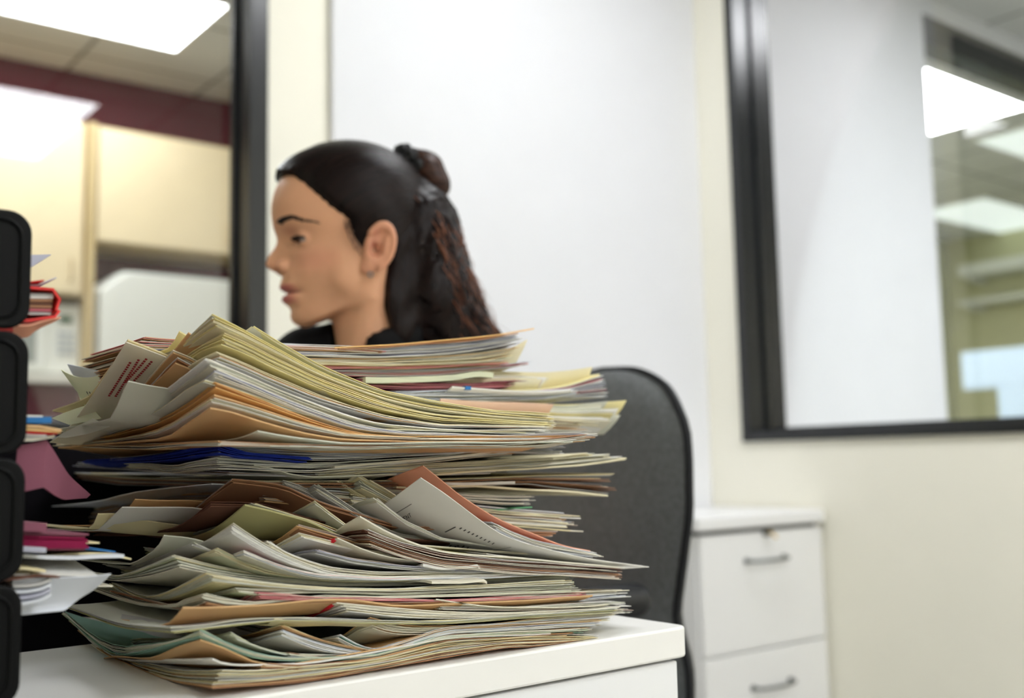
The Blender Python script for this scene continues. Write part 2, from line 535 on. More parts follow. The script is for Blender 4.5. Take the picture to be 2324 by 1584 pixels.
for k, (z1, z0, hp) in enumerate(((fz_slab - 0.012, fseam + 0.003, ((1690, 1273), (1775, 1263))), (fseam - 0.003, 0.05, ((1706, 1562), (1790, 1541))))):
    d = obj('drawer', MB().box(fx0 + 0.004, fx1 - 0.004, fy - 0.004, fy + 0.012, z0, z1), M_file, t, bevel=0.003)
    a, b = onY(*hp[0], fy), onY(*hp[1], fy)
    zc2 = (a[2] + b[2]) / 2
    bow = [(a[0], fy - 0.004, zc2), (a[0] + 0.004, fy - 0.026, zc2)]
    nb = 6
    for i in range(nb + 1):
        u = i / nb
        bow.append((a[0] + 0.008 + (b[0] - a[0] - 0.016) * u, fy - 0.028 - 0.010 * math.sin(math.pi * u), zc2))
    bow += [(b[0] - 0.004, fy - 0.026, zc2), (b[0], fy - 0.004, zc2)]
    h = obj('handle', MB().tube(bow, 0.0045, 8), M_steel, d, smooth=True)
    for p in (a, b):
        obj('handle_foot', MB().box(p[0] - 0.008, p[0] + 0.008, fy - 0.009, fy - 0.004, zc2 - 0.007, zc2 + 0.007), M_steel, d, bevel=0.002)
    if k == 0:
        lk = onY(1733, 1208, fy)
        obj('lock', MB().tube([(lk[0], fy - 0.004, lk[2]), (lk[0], fy - 0.014, lk[2])], 0.010, 14), M_steel, d)
        obj('key', MB().box(lk[0] - 0.001, lk[0] + 0.001, fy - 0.030, fy - 0.014, lk[2] - 0.004, lk[2] + 0.004).tube([(lk[0], fy - 0.030, lk[2] - 0.004), (lk[0] + 0.004, fy - 0.036, lk[2] - 0.012), (lk[0] + 0.010, fy - 0.032, lk[2] - 0.010)], 0.0035, 8), M_brass, d)

# ------------------------------------------------------------------ the white credenza
M_lam = mat('white_laminate', (238, 237, 234), 0.38, spec=0.5)
M_lamf = mat('white_laminate_front', (234, 235, 237), 0.42)
cc = onZ(1566, 1420, DESK_Z)
CX, CY = cc[0], cc[1]
CB = CY + 0.285                      # back edge
t = thing('credenza', 'low white laminate credenza carrying the paper pile and tray tower', 'desk', (CX, CY, 0))
TH = 0.0255
obj('worktop', MB().prism(rrect(1.70, CB - CY, 0.012, 4, -0.85, (CB - CY) / 2), 2, DESK_Z - TH, DESK_Z), M_lam, t, bevel=0.002)
obj('carcass', MB().box(-1.69, -0.010, 0.022, CB - CY - 0.004, 0.06, DESK_Z - TH), M_lamf, t)
obj('plinth', MB().box(-1.66, -0.03, 0.05, CB - CY - 0.03, 0.0, 0.06), M_dark, t)
for k in range(3):
    x1 = -0.011 - k * 0.56
    d = obj('drawer_front', MB().box(x1 - 0.555, x1, 0.006, 0.022, 0.40, DESK_Z - TH - 0.003), M_lamf, t, bevel=0.0015)
    obj('handle', MB().tube([(x1 - 0.33, 0.006, 0.56), (x1 - 0.33, -0.02, 0.56), (x1 - 0.23, -0.02, 0.56), (x1 - 0.23, 0.006, 0.56)], 0.004), M_steel, d)
    d = obj('drawer_front', MB().box(x1 - 0.555, x1, 0.006, 0.022, 0.07, 0.395), M_lamf, t, bevel=0.0015)
    obj('handle', MB().tube([(x1 - 0.33, 0.006, 0.24), (x1 - 0.33, -0.02, 0.24), (x1 - 0.23, -0.02, 0.24), (x1 - 0.23, 0.006, 0.24)], 0.004), M_steel, d)

# ------------------------------------------------------------------ black tray tower
YT = 0.80 * S
M_tray = mat('black_tray_plastic', (6, 7, 8), 0.5, spec=0.12)
tz = [onY(x, y, YT)[2] for x, y in ((67, 478), (66, 750), (62, 1035), (58, 1320), (55, 1606))]
tx = onY(64, 900, YT)[0]
TD, TL = 0.215, 0.27
trays = []
lbl = ['topmost black letter tray of the tower, holding the red folder', 'second black tray from the top, holding blue and tan papers',
       'third black tray from the top, with magenta papers sticking out', 'lowest black tray of the tower, with white papers drooping out']
for k in range(4):
    z1, z0 = tz[k] - 0.0008, tz[k + 1] + 0.0008
    xr = tx
    r = thing('letter_tray', lbl[k], 'letter tray', (xr, YT, z0), 0, 'black stacked letter trays')
    h = z1 - z0
    for name, y0 in (('side_panel', 0.0), ('side_panel', TD - 0.006)):
        p = obj(name, MB().prism(rrect(TL, h, 0.013, 6, -TL / 2, h / 2), 1, y0, y0 + 0.006), M_tray, r, bevel=0.0015)
        rim = rrect(TL - 0.012, h - 0.012, 0.010, 6, -TL / 2, h / 2)
        yy = y0 - 0.0012 if y0 == 0 else y0 + 0.0072
        obj('rim_moulding', MB().tube([(a, yy, b) for a, b in rim + rim[:1]], 0.0010, 6, caps=False), M_tray, p)
    obj('tray_floor', MB().box(-TL + 0.01, -0.012, 0.006, TD - 0.006, 0.004, 0.008), M_tray, r)
    obj('back_panel', MB().box(-TL + 0.006, -TL + 0.010, 0.006, TD - 0.006, 0.008, h - 0.012), M_tray, r)
    if k == 3:
        for fxx in (-TL + 0.03, -0.03):
            for fyy in (0.012, TD - 0.012):
                obj('foot', MB().tube([(fxx, fyy, DESK_Z - z0), (fxx, fyy, 0.001)], 0.006, 10), M_tray, r)

# ------------------------------------------------------------------ papers
PC = dict(white=(245, 244, 240), bluewhite=(232, 236, 243), cream=(244, 240, 224), ivory=(243, 236, 206), yellow=(248, 239, 186),
          straw=(241, 231, 190), palegreen=(230, 234, 206), greygreen=(229, 230, 217), olive=(200, 196, 142), tan=(230, 192, 142),
          orange=(247, 208, 142), brown=(184, 138, 104), darkbrown=(120, 82, 66), salmon=(246, 186, 156), peach=(246, 214, 190), pink=(236, 166, 168),
          rose=(214, 120, 130), teal=(168, 210, 194), green=(116, 184, 140), blue=(34, 58, 170), lavender=(196, 197, 212), grey=(204, 203, 200),
          greybrown=(204, 188, 176), red=(206, 30, 40), magenta=(150, 28, 76), mauve=(150, 92, 110), skyblue=(60, 130, 196))
CN = dict(bluewhite='cool white', ivory='ivory', straw='straw yellow', palegreen='pale green', greygreen='grey-green', darkbrown='dark brown',
          greybrown='greyish brown', skyblue='bright blue')


def pmat(c):
    return mat('paper_' + c, PC[c], 0.75, spec=0.25, noise=0.015, nscale=60, transl=0.25)


def emat(c):
    n_ = 'edge_' + c
    if n_ in MATS:
        return MATS[n_]
    m = pmat(c).copy()
    m.name = n_
    nt = m.node_tree
    b = nt.nodes['Principled BSDF']
    tc = nt.nodes.new('ShaderNodeTexCoord')
    mp = nt.nodes.new('ShaderNodeMapping')
    mp.inputs['Scale'].default_value = (14, 14, 1900)
    no = nt.nodes.new('ShaderNodeTexNoise')
    no.inputs['Scale'].default_value = 1.0
    no.inputs['Detail'].default_value = 2
    nt.links.new(tc.outputs['Object'], mp.inputs['Vector'])
    nt.links.new(mp.outputs['Vector'], no.inputs['Vector'])
    mr = nt.nodes.new('ShaderNodeMapRange')
    mr.inputs['From Min'].default_value = 0.32
    mr.inputs['From Max'].default_value = 0.62
    mr.inputs['To Min'].default_value = 0.78
    mr.inputs['To Max'].default_value = 1.04
    nt.links.new(no.outputs['Fac'], mr.inputs['Value'])
    vm = nt.nodes.new('ShaderNodeVectorMath')
    vm.operation = 'SCALE'
    vm.inputs[0].default_value = lin(PC[c])[:3]
    nt.links.new(mr.outputs['Result'], vm.inputs['Scale'])
    nt.links.new(vm.outputs['Vector'], b.inputs['Base Color'])
    MATS[n_] = m
    return m


def pchip(xs, ys, xq):
    xs, ys = np.asarray(xs, float), np.asarray(ys, float)
    n = len(xs)
    if n == 1:
        return np.full(len(xq), ys[0])
    h = np.diff(xs)
    h[h < 1e-6] = 1e-6
    d = np.diff(ys) / h
    m = np.zeros(n)
    if n == 2:
        m[:] = d[0]
    else:
        m[0], m[-1] = d[0], d[-1]
        for i in range(1, n - 1):
            if d[i - 1] * d[i] > 0:
                w1, w2 = 2 * h[i] + h[i - 1], h[i] + 2 * h[i - 1]
                m[i] = (w1 + w2) / (w1 / d[i - 1] + w2 / d[i])
    k = np.clip(np.searchsorted(xs, xq) - 1, 0, n - 2)
    tt = np.clip((xq - xs[k]) / h[k], 0, 1)
    return ((1 + 2 * tt) * (1 - tt) ** 2 * ys[k] + tt * (1 - tt) ** 2 * h[k] * m[k] + tt * tt * (3 - 2 * tt) * ys[k + 1] + tt * tt * (tt - 1) * h[k] * m[k + 1])


YP = 0.80 * S                 # front plane of the pile


class Sheet:
    """a sheet whose near corner, front edge (to the right) and left edge follow outlines; the rest is a smooth curl"""

    def __init__(self, left, corner, right, dy=0.0, yaw=0.0, minW=0.19, minL=0.05):
        P0 = onY(corner[0], corner[1], YP + dy)
        self.ex = np.array([math.cos(yaw), math.sin(yaw), 0])
        self.ey = np.array([-math.sin(yaw), math.cos(yaw), 0])
        self.P0 = P0
        us, zu = [0.0], [P0[2]]
        for p in right:
            q = on_plane(p[0], p[1], P0, self.ey)
            u = (q - P0) @ self.ex
            if u > us[-1] + 0.002:
                us.append(u); zu.append(q[2])
        vs, zv = [0.0], [P0[2]]
        for p in left:
            q = on_plane(p[0], p[1], P0, self.ex)
            v = (q - P0) @ self.ey
            if v > vs[-1] + 0.002:
                vs.append(v); zv.append(q[2])
        if vs[-1] < minW:
            dz = (zv[-1] - zv[-2]) if len(zv) > 1 else 0.0
            vs.append(minW); zv.append(zv[-1] + max(-0.012, min(0.0, dz)) * 0.5)
        if us[-1] < minL:
            us.append(minL); zu.append(zu[-1] - 0.002)
        zfloor = DESK_Z + 0.0006
        self.us, self.zu = us, [max(a, zfloor) for a in zu]
        self.vs, self.zv = vs, [max(a, zfloor) for a in zv]
        self.L, self.W = us[-1], vs[-1]
        self.zb = min(min(self.zu), min(self.zv)) - 0.03
        self.hc = self.zu[0] - self.zb
        self.ph = rng.uniform(0, 6.28)
        self.am = rng.uniform(0.0001, 0.0004)

    def z(self, u, v):
        hf = pchip(self.us, self.zu, u) - self.zb
        hl = pchip(self.vs, self.zv, v) - self.zb
        zz = self.zb + hf * hl / self.hc + self.am * np.sin(u * 60 + self.ph) * np.minimum(1, u / 0.02)
        return np.maximum(zz, DESK_Z + 0.0006)

    def pt(self, u, v, off=0.0):
        u, v = np.atleast_1d(np.asarray(u, float)), np.atleast_1d(np.asarray(v, float))
        zz = self.z(u, v) + off
        return self.P0[None, :2] + u[:, None] * self.ex[None, :2] + v[:, None] * self.ey[None, :2], zz

    def mesh(self, th, nu=24, nv=12):
        un = (np.linspace(0, 1, nu) ** 1.25) * self.L
        vn = (np.linspace(0, 1, nv) ** 1.25) * self.W
        U, V = np.meshgrid(un, vn, indexing='ij')
        xy, zz = self.pt(U.ravel(), V.ravel())
        loc = self.P0
        top = np.column_stack([xy - loc[:2], zz - loc[2] + th / 2])
        bot = np.column_stack([xy - loc[:2], zz - loc[2] - th / 2])
        N = nu * nv
        fs = []
        idx = lambda i, j: i * nv + j
        for i in range(nu - 1):
            for j in range(nv - 1):
                a, b, c, d = idx(i, j), idx(i + 1, j), idx(i + 1, j + 1), idx(i, j + 1)
                fs.append((a, b, c, d))
                fs.append((N + a, N + d, N + c, N + b))
        rimi = [idx(i, 0) for i in range(nu)] + [idx(nu - 1, j) for j in range(1, nv)] + [idx(i, nv - 1) for i in range(nu - 2, -1, -1)] + [idx(0, j) for j in range(nv - 2, 0, -1)]
        self.nrim = len(rimi)
        for k in range(len(rimi)):
            a, b = rimi[k], rimi[(k + 1) % len(rimi)]
            fs.append((a, N + a, N + b, b))
        return [tuple(p) for p in np.vstack([top, bot])], fs, tuple(loc)


def raw_obj(name, vs, fs, m, loc, smooth=True, parent=None):
    me = bpy.data.meshes.new(name)
    me.from_pydata(vs, [], fs)
    me.materials.append(m)
    if smooth:
        me.polygons.foreach_set('use_smooth', [True] * len(me.polygons))
        try:
            me.set_sharp_from_angle(angle=math.radians(50))
        except Exception:
            pass
    o = bpy.data.objects.new(name, me)
    o.location = loc
    return link(o, parent)


def resample(pl, n=9):
    pl = np.asarray(pl, float)
    d = np.concatenate([[0], np.cumsum(np.hypot(*np.diff(pl, axis=0).T))])
    q = np.linspace(0, d[-1], n)
    return np.column_stack([np.interp(q, d, pl[:, 0]), np.interp(q, d, pl[:, 1])])


def colname(c):
    return CN.get(c, c)


def make_sheet(left, corner, right, col, th, dy=0.0, yaw=0.0, name='paper_sheet', label='', cat='paper', group=None, **k):
    s = Sheet(left, corner, right, dy, yaw, **k)
    vs, fs, loc = s.mesh(th)
    o = raw_obj(name, vs, fs, pmat(col), loc)
    o.data.materials.append(emat(col))
    mi = np.zeros(len(fs), np.int32)
    mi[-s.nrim:] = 1
    o.data.polygons.foreach_set('material_index', mi)
    tag(o, label, cat, group)
    o_s = (o, s)
    return o_s


STUFF = dict(v=[], f=[], m=[], mats=[])
Q = [0.0]


def to_stuff(vs, fs, loc, col, nrim):
    if col not in STUFF['mats']:
        STUFF['mats'].append(col)
    k = STUFF['mats'].index(col)
    o = len(STUFF['v'])
    STUFF['v'] += [(p[0] + loc[0], p[1] + loc[1], p[2] + loc[2]) for p in vs]
    STUFF['f'] += [tuple(i + o for i in f) for f in fs]
    STUFF['m'] += [2 * k] * (len(fs) - nrim) + [2 * k + 1] * nrim


def bundle(where, n, cols, bot, top, dy=0.0, ejit=14, th=None, kind='sheet', ymode='lin', **kw):
    FRAC = 0.40
    if kind != 'folder':
        FRAC = 0.40 * n / round(n * 1.7)
        n = round(n * 1.7)
    """n sheets between two outlines; bot/top = (left pts, corner, right pts)"""
    lb, cb, rb = bot
    lt, ct, rt2 = top
    NL, NR = 8, 14
    LB, LT = resample([cb] + list(lb), NL), resample([ct] + list(lt), NL)
    RB, RT3 = resample([cb] + list(rb), NR), resample([ct] + list(rt2), NR)
    cols = cols.split()
    for i in range(n):
        tt = (i + 0.5) / n + rng.uniform(-0.25, 0.25) / n
        Lp = LB * (1 - tt) + LT * tt
        Rp = RB * (1 - tt) + RT3 * tt
        c = Rp[0].copy()
        ex = rng.uniform(-0.9, 0.9) * ejit
        bq = np.linspace(0, 1, NR)
        Rp = Rp + np.column_stack([np.zeros(NR), rng.uniform(-2.2, 2.2) * np.exp(-((bq - rng.uniform(0.2, 0.9)) / 0.16) ** 2)])
        fr = np.linspace(0, 1, NR)[:, None] ** 2
        Rp = Rp + fr * np.array([[ex * 2.0, rng.uniform(-3, 3)]])
        el = rng.uniform(-0.6, 1) * ejit * 0.6
        fl = np.linspace(0, 1, NL)[:, None]
        Lp = Lp + fl * np.array([[el, rng.uniform(-2, 2)]])
        sh = rng.uniform(-6, 6)
        cy_ = rng.uniform(-2.5, 1.5)
        Rp = Rp + np.array([0, cy_]) * np.exp(-np.linspace(0, 3, NR))[:, None]
        Lp = Lp + np.array([0, cy_]) * np.exp(-np.linspace(0, 3, NL))[:, None]
        c = Rp[0].copy()
        col = cols[i % len(cols)] if ymode == 'seq' else rng.choice(cols)
        gap = np.median(np.abs(RB[5:, 1] - RT3[5:, 1])) / n * 0.00033
        t_ = th or min(0.0015, max(0.0004, gap * rng.uniform(0.6, 1.0)))
        lab = f"{colname(col)} {kind} {where}"
        Q[0] += FRAC
        if kind != 'folder' and i != n - 1:
            if Q[0] < 1.0:
                sh_ = Sheet([(p[0] + sh, p[1]) for p in Lp[1:]], (c[0] + sh, c[1]), [(p[0] + sh * 0.3, p[1]) for p in Rp[1:]], dy + rng.uniform(-0.0015, 0.0015), rng.uniform(-0.008, 0.008), **kw)
                to_stuff(*sh_.mesh(t_), col, sh_.nrim)
                continue
        Q[0] -= 1.0
        make_sheet([(p[0] + sh, p[1]) for p in Lp[1:]], (c[0] + sh, c[1]), [(p[0] + sh * 0.3, p[1]) for p in Rp[1:]], col, t_, dy + rng.uniform(-0.0015, 0.0015),
                   rng.uniform(-0.008, 0.008), 'paper_' + ('folder' if kind == 'folder' else 'sheet'), lab, 'folder' if kind == 'folder' else 'paper', lab, **kw)


def one(label, col, left, corner, right, dy=0.0, th=0.0008, name='paper_sheet', cat='paper', yaw=0.0, **k):
    return make_sheet(left, corner, right, col, th, dy, yaw, name, label, cat, None, **k)


def marks(s, rects, m, name, parent, off):
    """printed strokes lying on a sheet: rects (u0,v0,u1,v1) in metres"""
    vs, fs = [], []
    for (u0, v0, u1, v1) in rects:
        n = max(1, int(abs(u1 - u0) / 0.006))
        uu = np.linspace(u0, u1, n + 1)
        for k in range(n):
            xy, zz = s.pt([uu[k], uu[k + 1], uu[k + 1], uu[k]], [v0, v0, v1, v1], off)
            b = len(vs)
            vs += [(xy[i][0] - s.P0[0], xy[i][1] - s.P0[1], zz[i] - s.P0[2]) for i in range(4)]
            fs.append((b, b + 1, b + 2, b + 3))
    return raw_obj(name, vs, fs, m, (0, 0, 0), False, parent)


def finish_stuff():
    me = bpy.data.meshes.new('paper_edges')
    me.from_pydata(STUFF['v'], [], STUFF['f'])
    for c in STUFF['mats']:
        me.materials.append(pmat(c))
        me.materials.append(emat(c))
    me.polygons.foreach_set('material_index', STUFF['m'])
    me.polygons.foreach_set('use_smooth', [True] * len(me.polygons))
    me.set_sharp_from_angle(angle=math.radians(50))
    o = link(bpy.data.objects.new('paper_edges', me))
    tag(o, 'remaining thin paper sheets seen edge-on throughout the tall pile', 'paper', None, 'stuff')

# ------------------------------------------------------------------ the pile, from the worktop up
# bottom layer
bundle('edge-on at the very bottom of the pile', 14, 'cream straw tan greygreen ivory white brown straw',
       ([(380, 1547), (286, 1515), (235, 1482)], (482, 1566), [(600, 1558), (700, 1547), (906, 1513), (1130, 1473), (1335, 1464)]),
       ([(400, 1522), (310, 1500), (250, 1486), (150, 1400)], (500, 1520), [(600, 1521), (720, 1508), (848, 1497), (1010, 1455), (1240, 1440), (1335, 1444)]), 0.0)
bundle('in the small fold low at the pile bottom', 6, 'tan cream brown ivory',
       ([(540, 1530), (480, 1538), (340, 1515)], (590, 1522), [(700, 1524), (900, 1492), (1300, 1452)]),
       ([(550, 1512), (500, 1520), (340, 1500)], (607, 1504), [(700, 1510), (850, 1494), (1010, 1453), (1310, 1440)]), 0.001, 12)
one('thin white sheet lying flat just under the tan flap at pile bottom', 'white', [(400, 1497), (250, 1490), (145, 1392)], (482, 1495), [(510, 1506), (597, 1508), (720, 1503), (1000, 1452), (1250, 1438)], 0.001, 0.0012)
one('tan folder flap peaking under the teal-edged sheets', 'tan', [(408, 1466), (340, 1493), (250, 1490)], (455, 1452), [(520, 1476), (570, 1500), (650, 1508), (1000, 1452), (1300, 1436)], 0.002, 0.0008, 'paper_folder', 'folder')
bundle('in the teal-edged peak low on the pile', 8, 'teal white palegreen teal cream greygreen',
       ([(400, 1460), (330, 1482), (250, 1488), (150, 1398)], (458, 1447), [(520, 1474), (597, 1499), (740, 1500), (850, 1492), (1010, 1450), (1310, 1434)]),
       ([(420, 1448), (380, 1458), (250, 1467), (200, 1432), (146, 1388)], (459, 1430), [(500, 1452), (560, 1478), (640, 1494), (848, 1488), (1010, 1444), (1330, 1428)]), 0.003, 10)
bundle('in the thin dark-gapped layer beside the teal-edged peak', 7, 'grey cream brown bluewhite greybrown',
       ([(610, 1494), (560, 1500)], (655, 1492), [(720, 1499), (850, 1493), (1010, 1448), (1320, 1432)]),
       ([(620, 1482), (570, 1490)], (660, 1479), [(740, 1492), (850, 1489), (1010, 1442), (1330, 1424)]), 0.004, 10)
bundle('in the low pale peaks right of the teal-edged peak', 5, 'greygreen white palegreen',
       ([(480, 1458), (440, 1468), (300, 1462)], (540, 1455), [(580, 1470), (650, 1488), (850, 1488), (1010, 1441), (1330, 1422)]),
       ([(480, 1442), (455, 1446), (300, 1450)], (519, 1432), [(560, 1455), (590, 1470), (650, 1484), (850, 1485), (1010, 1438), (1330, 1420)]), 0.007, 10)
bundle('in the bright white peak low on the pile front', 9, 'bluewhite white bluewhite cream',
       ([(600, 1455), (570, 1465), (480, 1462)], (645, 1445), [(700, 1468), (760, 1485), (850, 1488), (1010, 1440), (1340, 1420)]),
       ([(600, 1440), (570, 1450), (480, 1452)], (641, 1430), [(700, 1452), (780, 1475), (860, 1482), (1010, 1432), (1360, 1412)]), 0.005, 10)
bundle('capping the bright white peak low on the pile', 4, 'tan straw ivory tan',
       ([(600, 1434), (560, 1446), (480, 1450)], (640, 1426), [(700, 1447), (780, 1470), (860, 1478), (1010, 1428), (1365, 1409)]),
       ([(600, 1428), (565, 1440), (480, 1446)], (639, 1418), [(690, 1438), (770, 1464), (860, 1474), (1010, 1424), (1370, 1404)]), 0.006, 10)
bundle('in the white and teal ridge low on the pile front', 6, 'bluewhite teal white greygreen',
       ([(735, 1458), (700, 1462)], (770, 1455), [(800, 1474), (848, 1486), (920, 1465), (1010, 1432), (1370, 1406)]),
       ([(740, 1446), (700, 1455)], (769, 1440), [(800, 1457), (848, 1475), (930, 1450), (1010, 1422), (1380, 1400)]), 0.007, 10)
bundle('in the cream ridge with tan folds above it low right', 8, 'cream white tan ivory cream white',
       ([(815, 1432), (770, 1458), (720, 1464)], (848, 1424), [(900, 1440), (1000, 1436), (1150, 1414), (1390, 1396)]),
       ([(815, 1416), (775, 1442), (720, 1455)], (840, 1402), [(900, 1416), (941, 1421), (1079, 1421), (1251, 1400), (1392, 1390)]), 0.008, 10)
bundle('in the dark layer under the long tan folder', 6, 'greygreen olive greygreen grey',
       ([(330, 1432), (270, 1427), (155, 1382)], (395, 1438), [(480, 1427), (620, 1411), (720, 1412), (850, 1416), (1000, 1416), (1390, 1388)]),
       ([(330, 1420), (270, 1412), (150, 1372)], (388, 1424), [(480, 1418), (560, 1404), (720, 1402), (850, 1408), (1000, 1410), (1390, 1382)]), 0.004, 8)
one('pale yellow-green sheet tip beside the long tan folder', 'straw', [(612, 1414), (600, 1420)], (622, 1404), [(680, 1410), (760, 1408), (900, 1412), (1380, 1386)], 0.003)
bundle('in the cream fan under the lower red tab', 11, 'cream white greygreen ivory cream brown',
       ([(720, 1408), (690, 1418), (600, 1416)], (790, 1388), [(900, 1400), (1000, 1404), (1200, 1400), (1400, 1392)]),
       ([(722, 1392), (690, 1404), (600, 1408)], (772, 1370), [(900, 1384), (1000, 1391), (1200, 1392), (1405, 1382)]), 0.005, 10)
s_tab1 = one('cream sheet carrying the lower red tab', 'cream', [(722, 1386), (688, 1403), (600, 1408)], (764, 1368), [(900, 1380), (1000, 1388), (1200, 1389), (1406, 1378)], 0.0045)
one('long tan folder lying across the lower left pile front', 'tan', [(402, 1396), (378, 1417), (330, 1420)], (415, 1379), [(480, 1379), (560, 1375), (640, 1369), (694, 1363), (800, 1362), (900, 1374), (1000, 1371), (1180, 1363), (1345, 1352)], 0.006, 0.0012, 'paper_folder', 'folder')
one('cream sheet with a lone peak above the grey band low right', 'cream', [(965, 1372), (930, 1378)], (990, 1360), [(1060, 1370), (1150, 1378), (1270, 1378), (1380, 1372)], 0.006)
bundle('in the grey band low on the pile right side', 9, 'grey greygreen greybrown white',
       ([(960, 1380), (880, 1386)], (1000, 1384), [(1150, 1387), (1250, 1385), (1408, 1390)]),
       ([(960, 1374), (880, 1380)], (1000, 1377), [(1150, 1379), (1260, 1372), (1412, 1362)]), 0.010, 16)
bundle('poking out bright white low at the right end', 6, 'white bluewhite cream',
       ([(1000, 1372), (900, 1375)], (1100, 1374), [(1250, 1366), (1340, 1362), (1412, 1356)]),
       ([(1000, 1352), (900, 1355)], (1100, 1352), [(1250, 1346), (1340, 1340), (1416, 1336)]), 0.022, 12)
bundle('in the pink peak above the long tan folder', 7, 'pink rose cream pink salmon',
       ([(560, 1366), (538, 1376), (480, 1380)], (590, 1358), [(640, 1362), (694, 1363), (780, 1361), (1000, 1365), (1320, 1352)]),
       ([(560, 1352), (538, 1368), (470, 1374)], (582, 1343), [(640, 1346), (720, 1354), (900, 1358), (1000, 1362), (1330, 1346)]), 0.010, 8)
bundle('in the small brown peak left of the pink peak', 3, 'brown tan greygreen',
       ([(445, 1380), (420, 1384)], (472, 1372), [(520, 1378), (560, 1380), (700, 1370), (1000, 1368), (1300, 1352)]),
       ([(445, 1376), (420, 1382)], (465, 1366), [(500, 1376), (540, 1381), (700, 1368), (1000, 1366), (1300, 1350)]), 0.009, 6)
# grey-green middle layers
bundle('in the lowest grey-green waves left of the pile front', 7, 'greygreen palegreen greygreen cream',
       ([(410, 1374), (386, 1380), (300, 1372), (200, 1335)], (462, 1358), [(520, 1372), (580, 1372), (700, 1358), (900, 1358), (1310, 1344)]),
       ([(420, 1358), (390, 1372), (300, 1365), (200, 1328)], (464, 1347), [(500, 1352), (540, 1364), (600, 1366), (700, 1352), (900, 1354), (1310, 1340)]), 0.011, 8)
bundle('in the wave with pale tip above the pink peak', 6, 'greygreen palegreen cream',
       ([(500, 1352), (470, 1356), (340, 1376)], (542, 1346), [(600, 1352), (700, 1346), (900, 1350), (1300, 1336)]),
       ([(500, 1342), (470, 1350), (340, 1368)], (536, 1334), [(600, 1336), (700, 1340), (900, 1346), (1300, 1330)]), 0.012, 8)
bundle('in the broad grey-green hump of the pile front', 11, 'greygreen palegreen cream greygreen straw',
       ([(430, 1346), (380, 1362), (310, 1372), (255, 1330)], (490, 1322), [(560, 1328), (640, 1336), (760, 1340), (900, 1343), (1290, 1328)]),
       ([(430, 1318), (390, 1340), (330, 1356), (255, 1322)], (468, 1298), [(560, 1317), (640, 1326), (760, 1334), (900, 1336), (1290, 1318)]), 0.010, 8)
bundle('in the layered grey peak left of the hump', 8, 'greygreen grey cream greygreen',
       ([(350, 1308), (300, 1314), (260, 1318)], (412, 1290), [(470, 1302), (560, 1316), (760, 1330), (1000, 1328), (1295, 1312)]),
       ([(350, 1290), (300, 1306), (260, 1312)], (404, 1274), [(470, 1290), (560, 1306), (760, 1325), (1000, 1324), (1300, 1308)]), 0.045, 8)
bundle('in the straw-edged peak left of the pile centre', 6, 'straw greygreen cream palegreen',
       ([(350, 1285), (300, 1303), (262, 1310)], (400, 1268), [(470, 1286), (560, 1303), (760, 1323), (1000, 1322), (1300, 1306)]),
       ([(350, 1278), (300, 1298), (262, 1308)], (392, 1259), [(470, 1278), (560, 1298), (760, 1320), (1000, 1320), (1300, 1304)]), 0.05, 8)
bundle('in the yellow-green peak at the pile centre left', 5, 'palegreen straw ivory',
       ([(455, 1266), (420, 1282), (330, 1300)], (496, 1256), [(560, 1288), (620, 1306), (760, 1321), (1000, 1319), (1300, 1303)]),
       ([(455, 1258), (420, 1276), (330, 1298)], (490, 1243), [(540, 1266), (620, 1298), (760, 1318), (1000, 1316), (1300, 1300)]), 0.035, 8)
bundle('in the printed white peak right of the yellow-green one', 6, 'white cream pink white bluewhite',
       ([(530, 1266), (515, 1274)], (560, 1262), [(640, 1295), (720, 1312), (880, 1318), (1090, 1314), (1300, 1300)]),
       ([(530, 1258), (515, 1268)], (553, 1250), [(620, 1277), (700, 1300), (850, 1314), (1090, 1311), (1300, 1298)]), 0.020, 8)
bundle('in the small grey peak beside the tall white peak', 4, 'greygreen grey white',
       ([(415, 1246), (380, 1262), (300, 1290)], (445, 1240), [(500, 1262), (560, 1285), (700, 1310), (1000, 1314)]),
       ([(415, 1240), (380, 1258), (300, 1288)], (438, 1231), [(500, 1258), (560, 1280), (700, 1308), (1000, 1312)]), 0.05, 8)
bundle('in the tall white peak at the pile centre left', 7, 'white cream greygreen white',
       ([(490, 1228), (440, 1240), (360, 1272), (280, 1300)], (530, 1212), [(600, 1256), (680, 1288), (759, 1308), (872, 1314), (1090, 1308), (1290, 1300)]),
       ([(505, 1200), (480, 1220), (400, 1256), (290, 1298)], (527, 1186), [(560, 1205), (600, 1237), (680, 1273), (759, 1302), (872, 1310), (1090, 1304), (1290, 1296)]), 0.022, 8)
one('grey sheet leaning out beside the dark gap at left', 'greygreen', [(358, 1240), (330, 1262), (290, 1280)], (372, 1215), [(420, 1220), (470, 1232), (540, 1262), (640, 1295), (800, 1312)], 0.085)
bundle('in the orange-lined curl right of the tall white peak', 6, 'cream ivory white greygreen',
       ([(595, 1240), (570, 1255)], (618, 1240), [(680, 1280), (759, 1300), (850, 1306), (1085, 1304), (1290, 1294)]),
       ([(595, 1232), (575, 1248)], (608, 1226), [(660, 1258), (740, 1285), (850, 1297), (1060, 1299), (1290, 1290)]), 0.024, 8)
bundle('in the grey wedge below the upper red tab', 8, 'grey greybrown greygreen lavender',
       ([(690, 1258), (650, 1266)], (720, 1256), [(800, 1278), (900, 1290), (1050, 1300), (1290, 1292)]),
       ([(690, 1250), (650, 1260)], (722, 1248), [(800, 1268), (900, 1282), (1050, 1293), (1300, 1288)]), 0.020, 12)
s_tab2 = one('cream sheet carrying the upper red tab', 'cream', [(735, 1236), (690, 1248), (640, 1256)], (766, 1221), [(830, 1248), (900, 1266), (980, 1276), (1060, 1283), (1090, 1286)], 0.018)
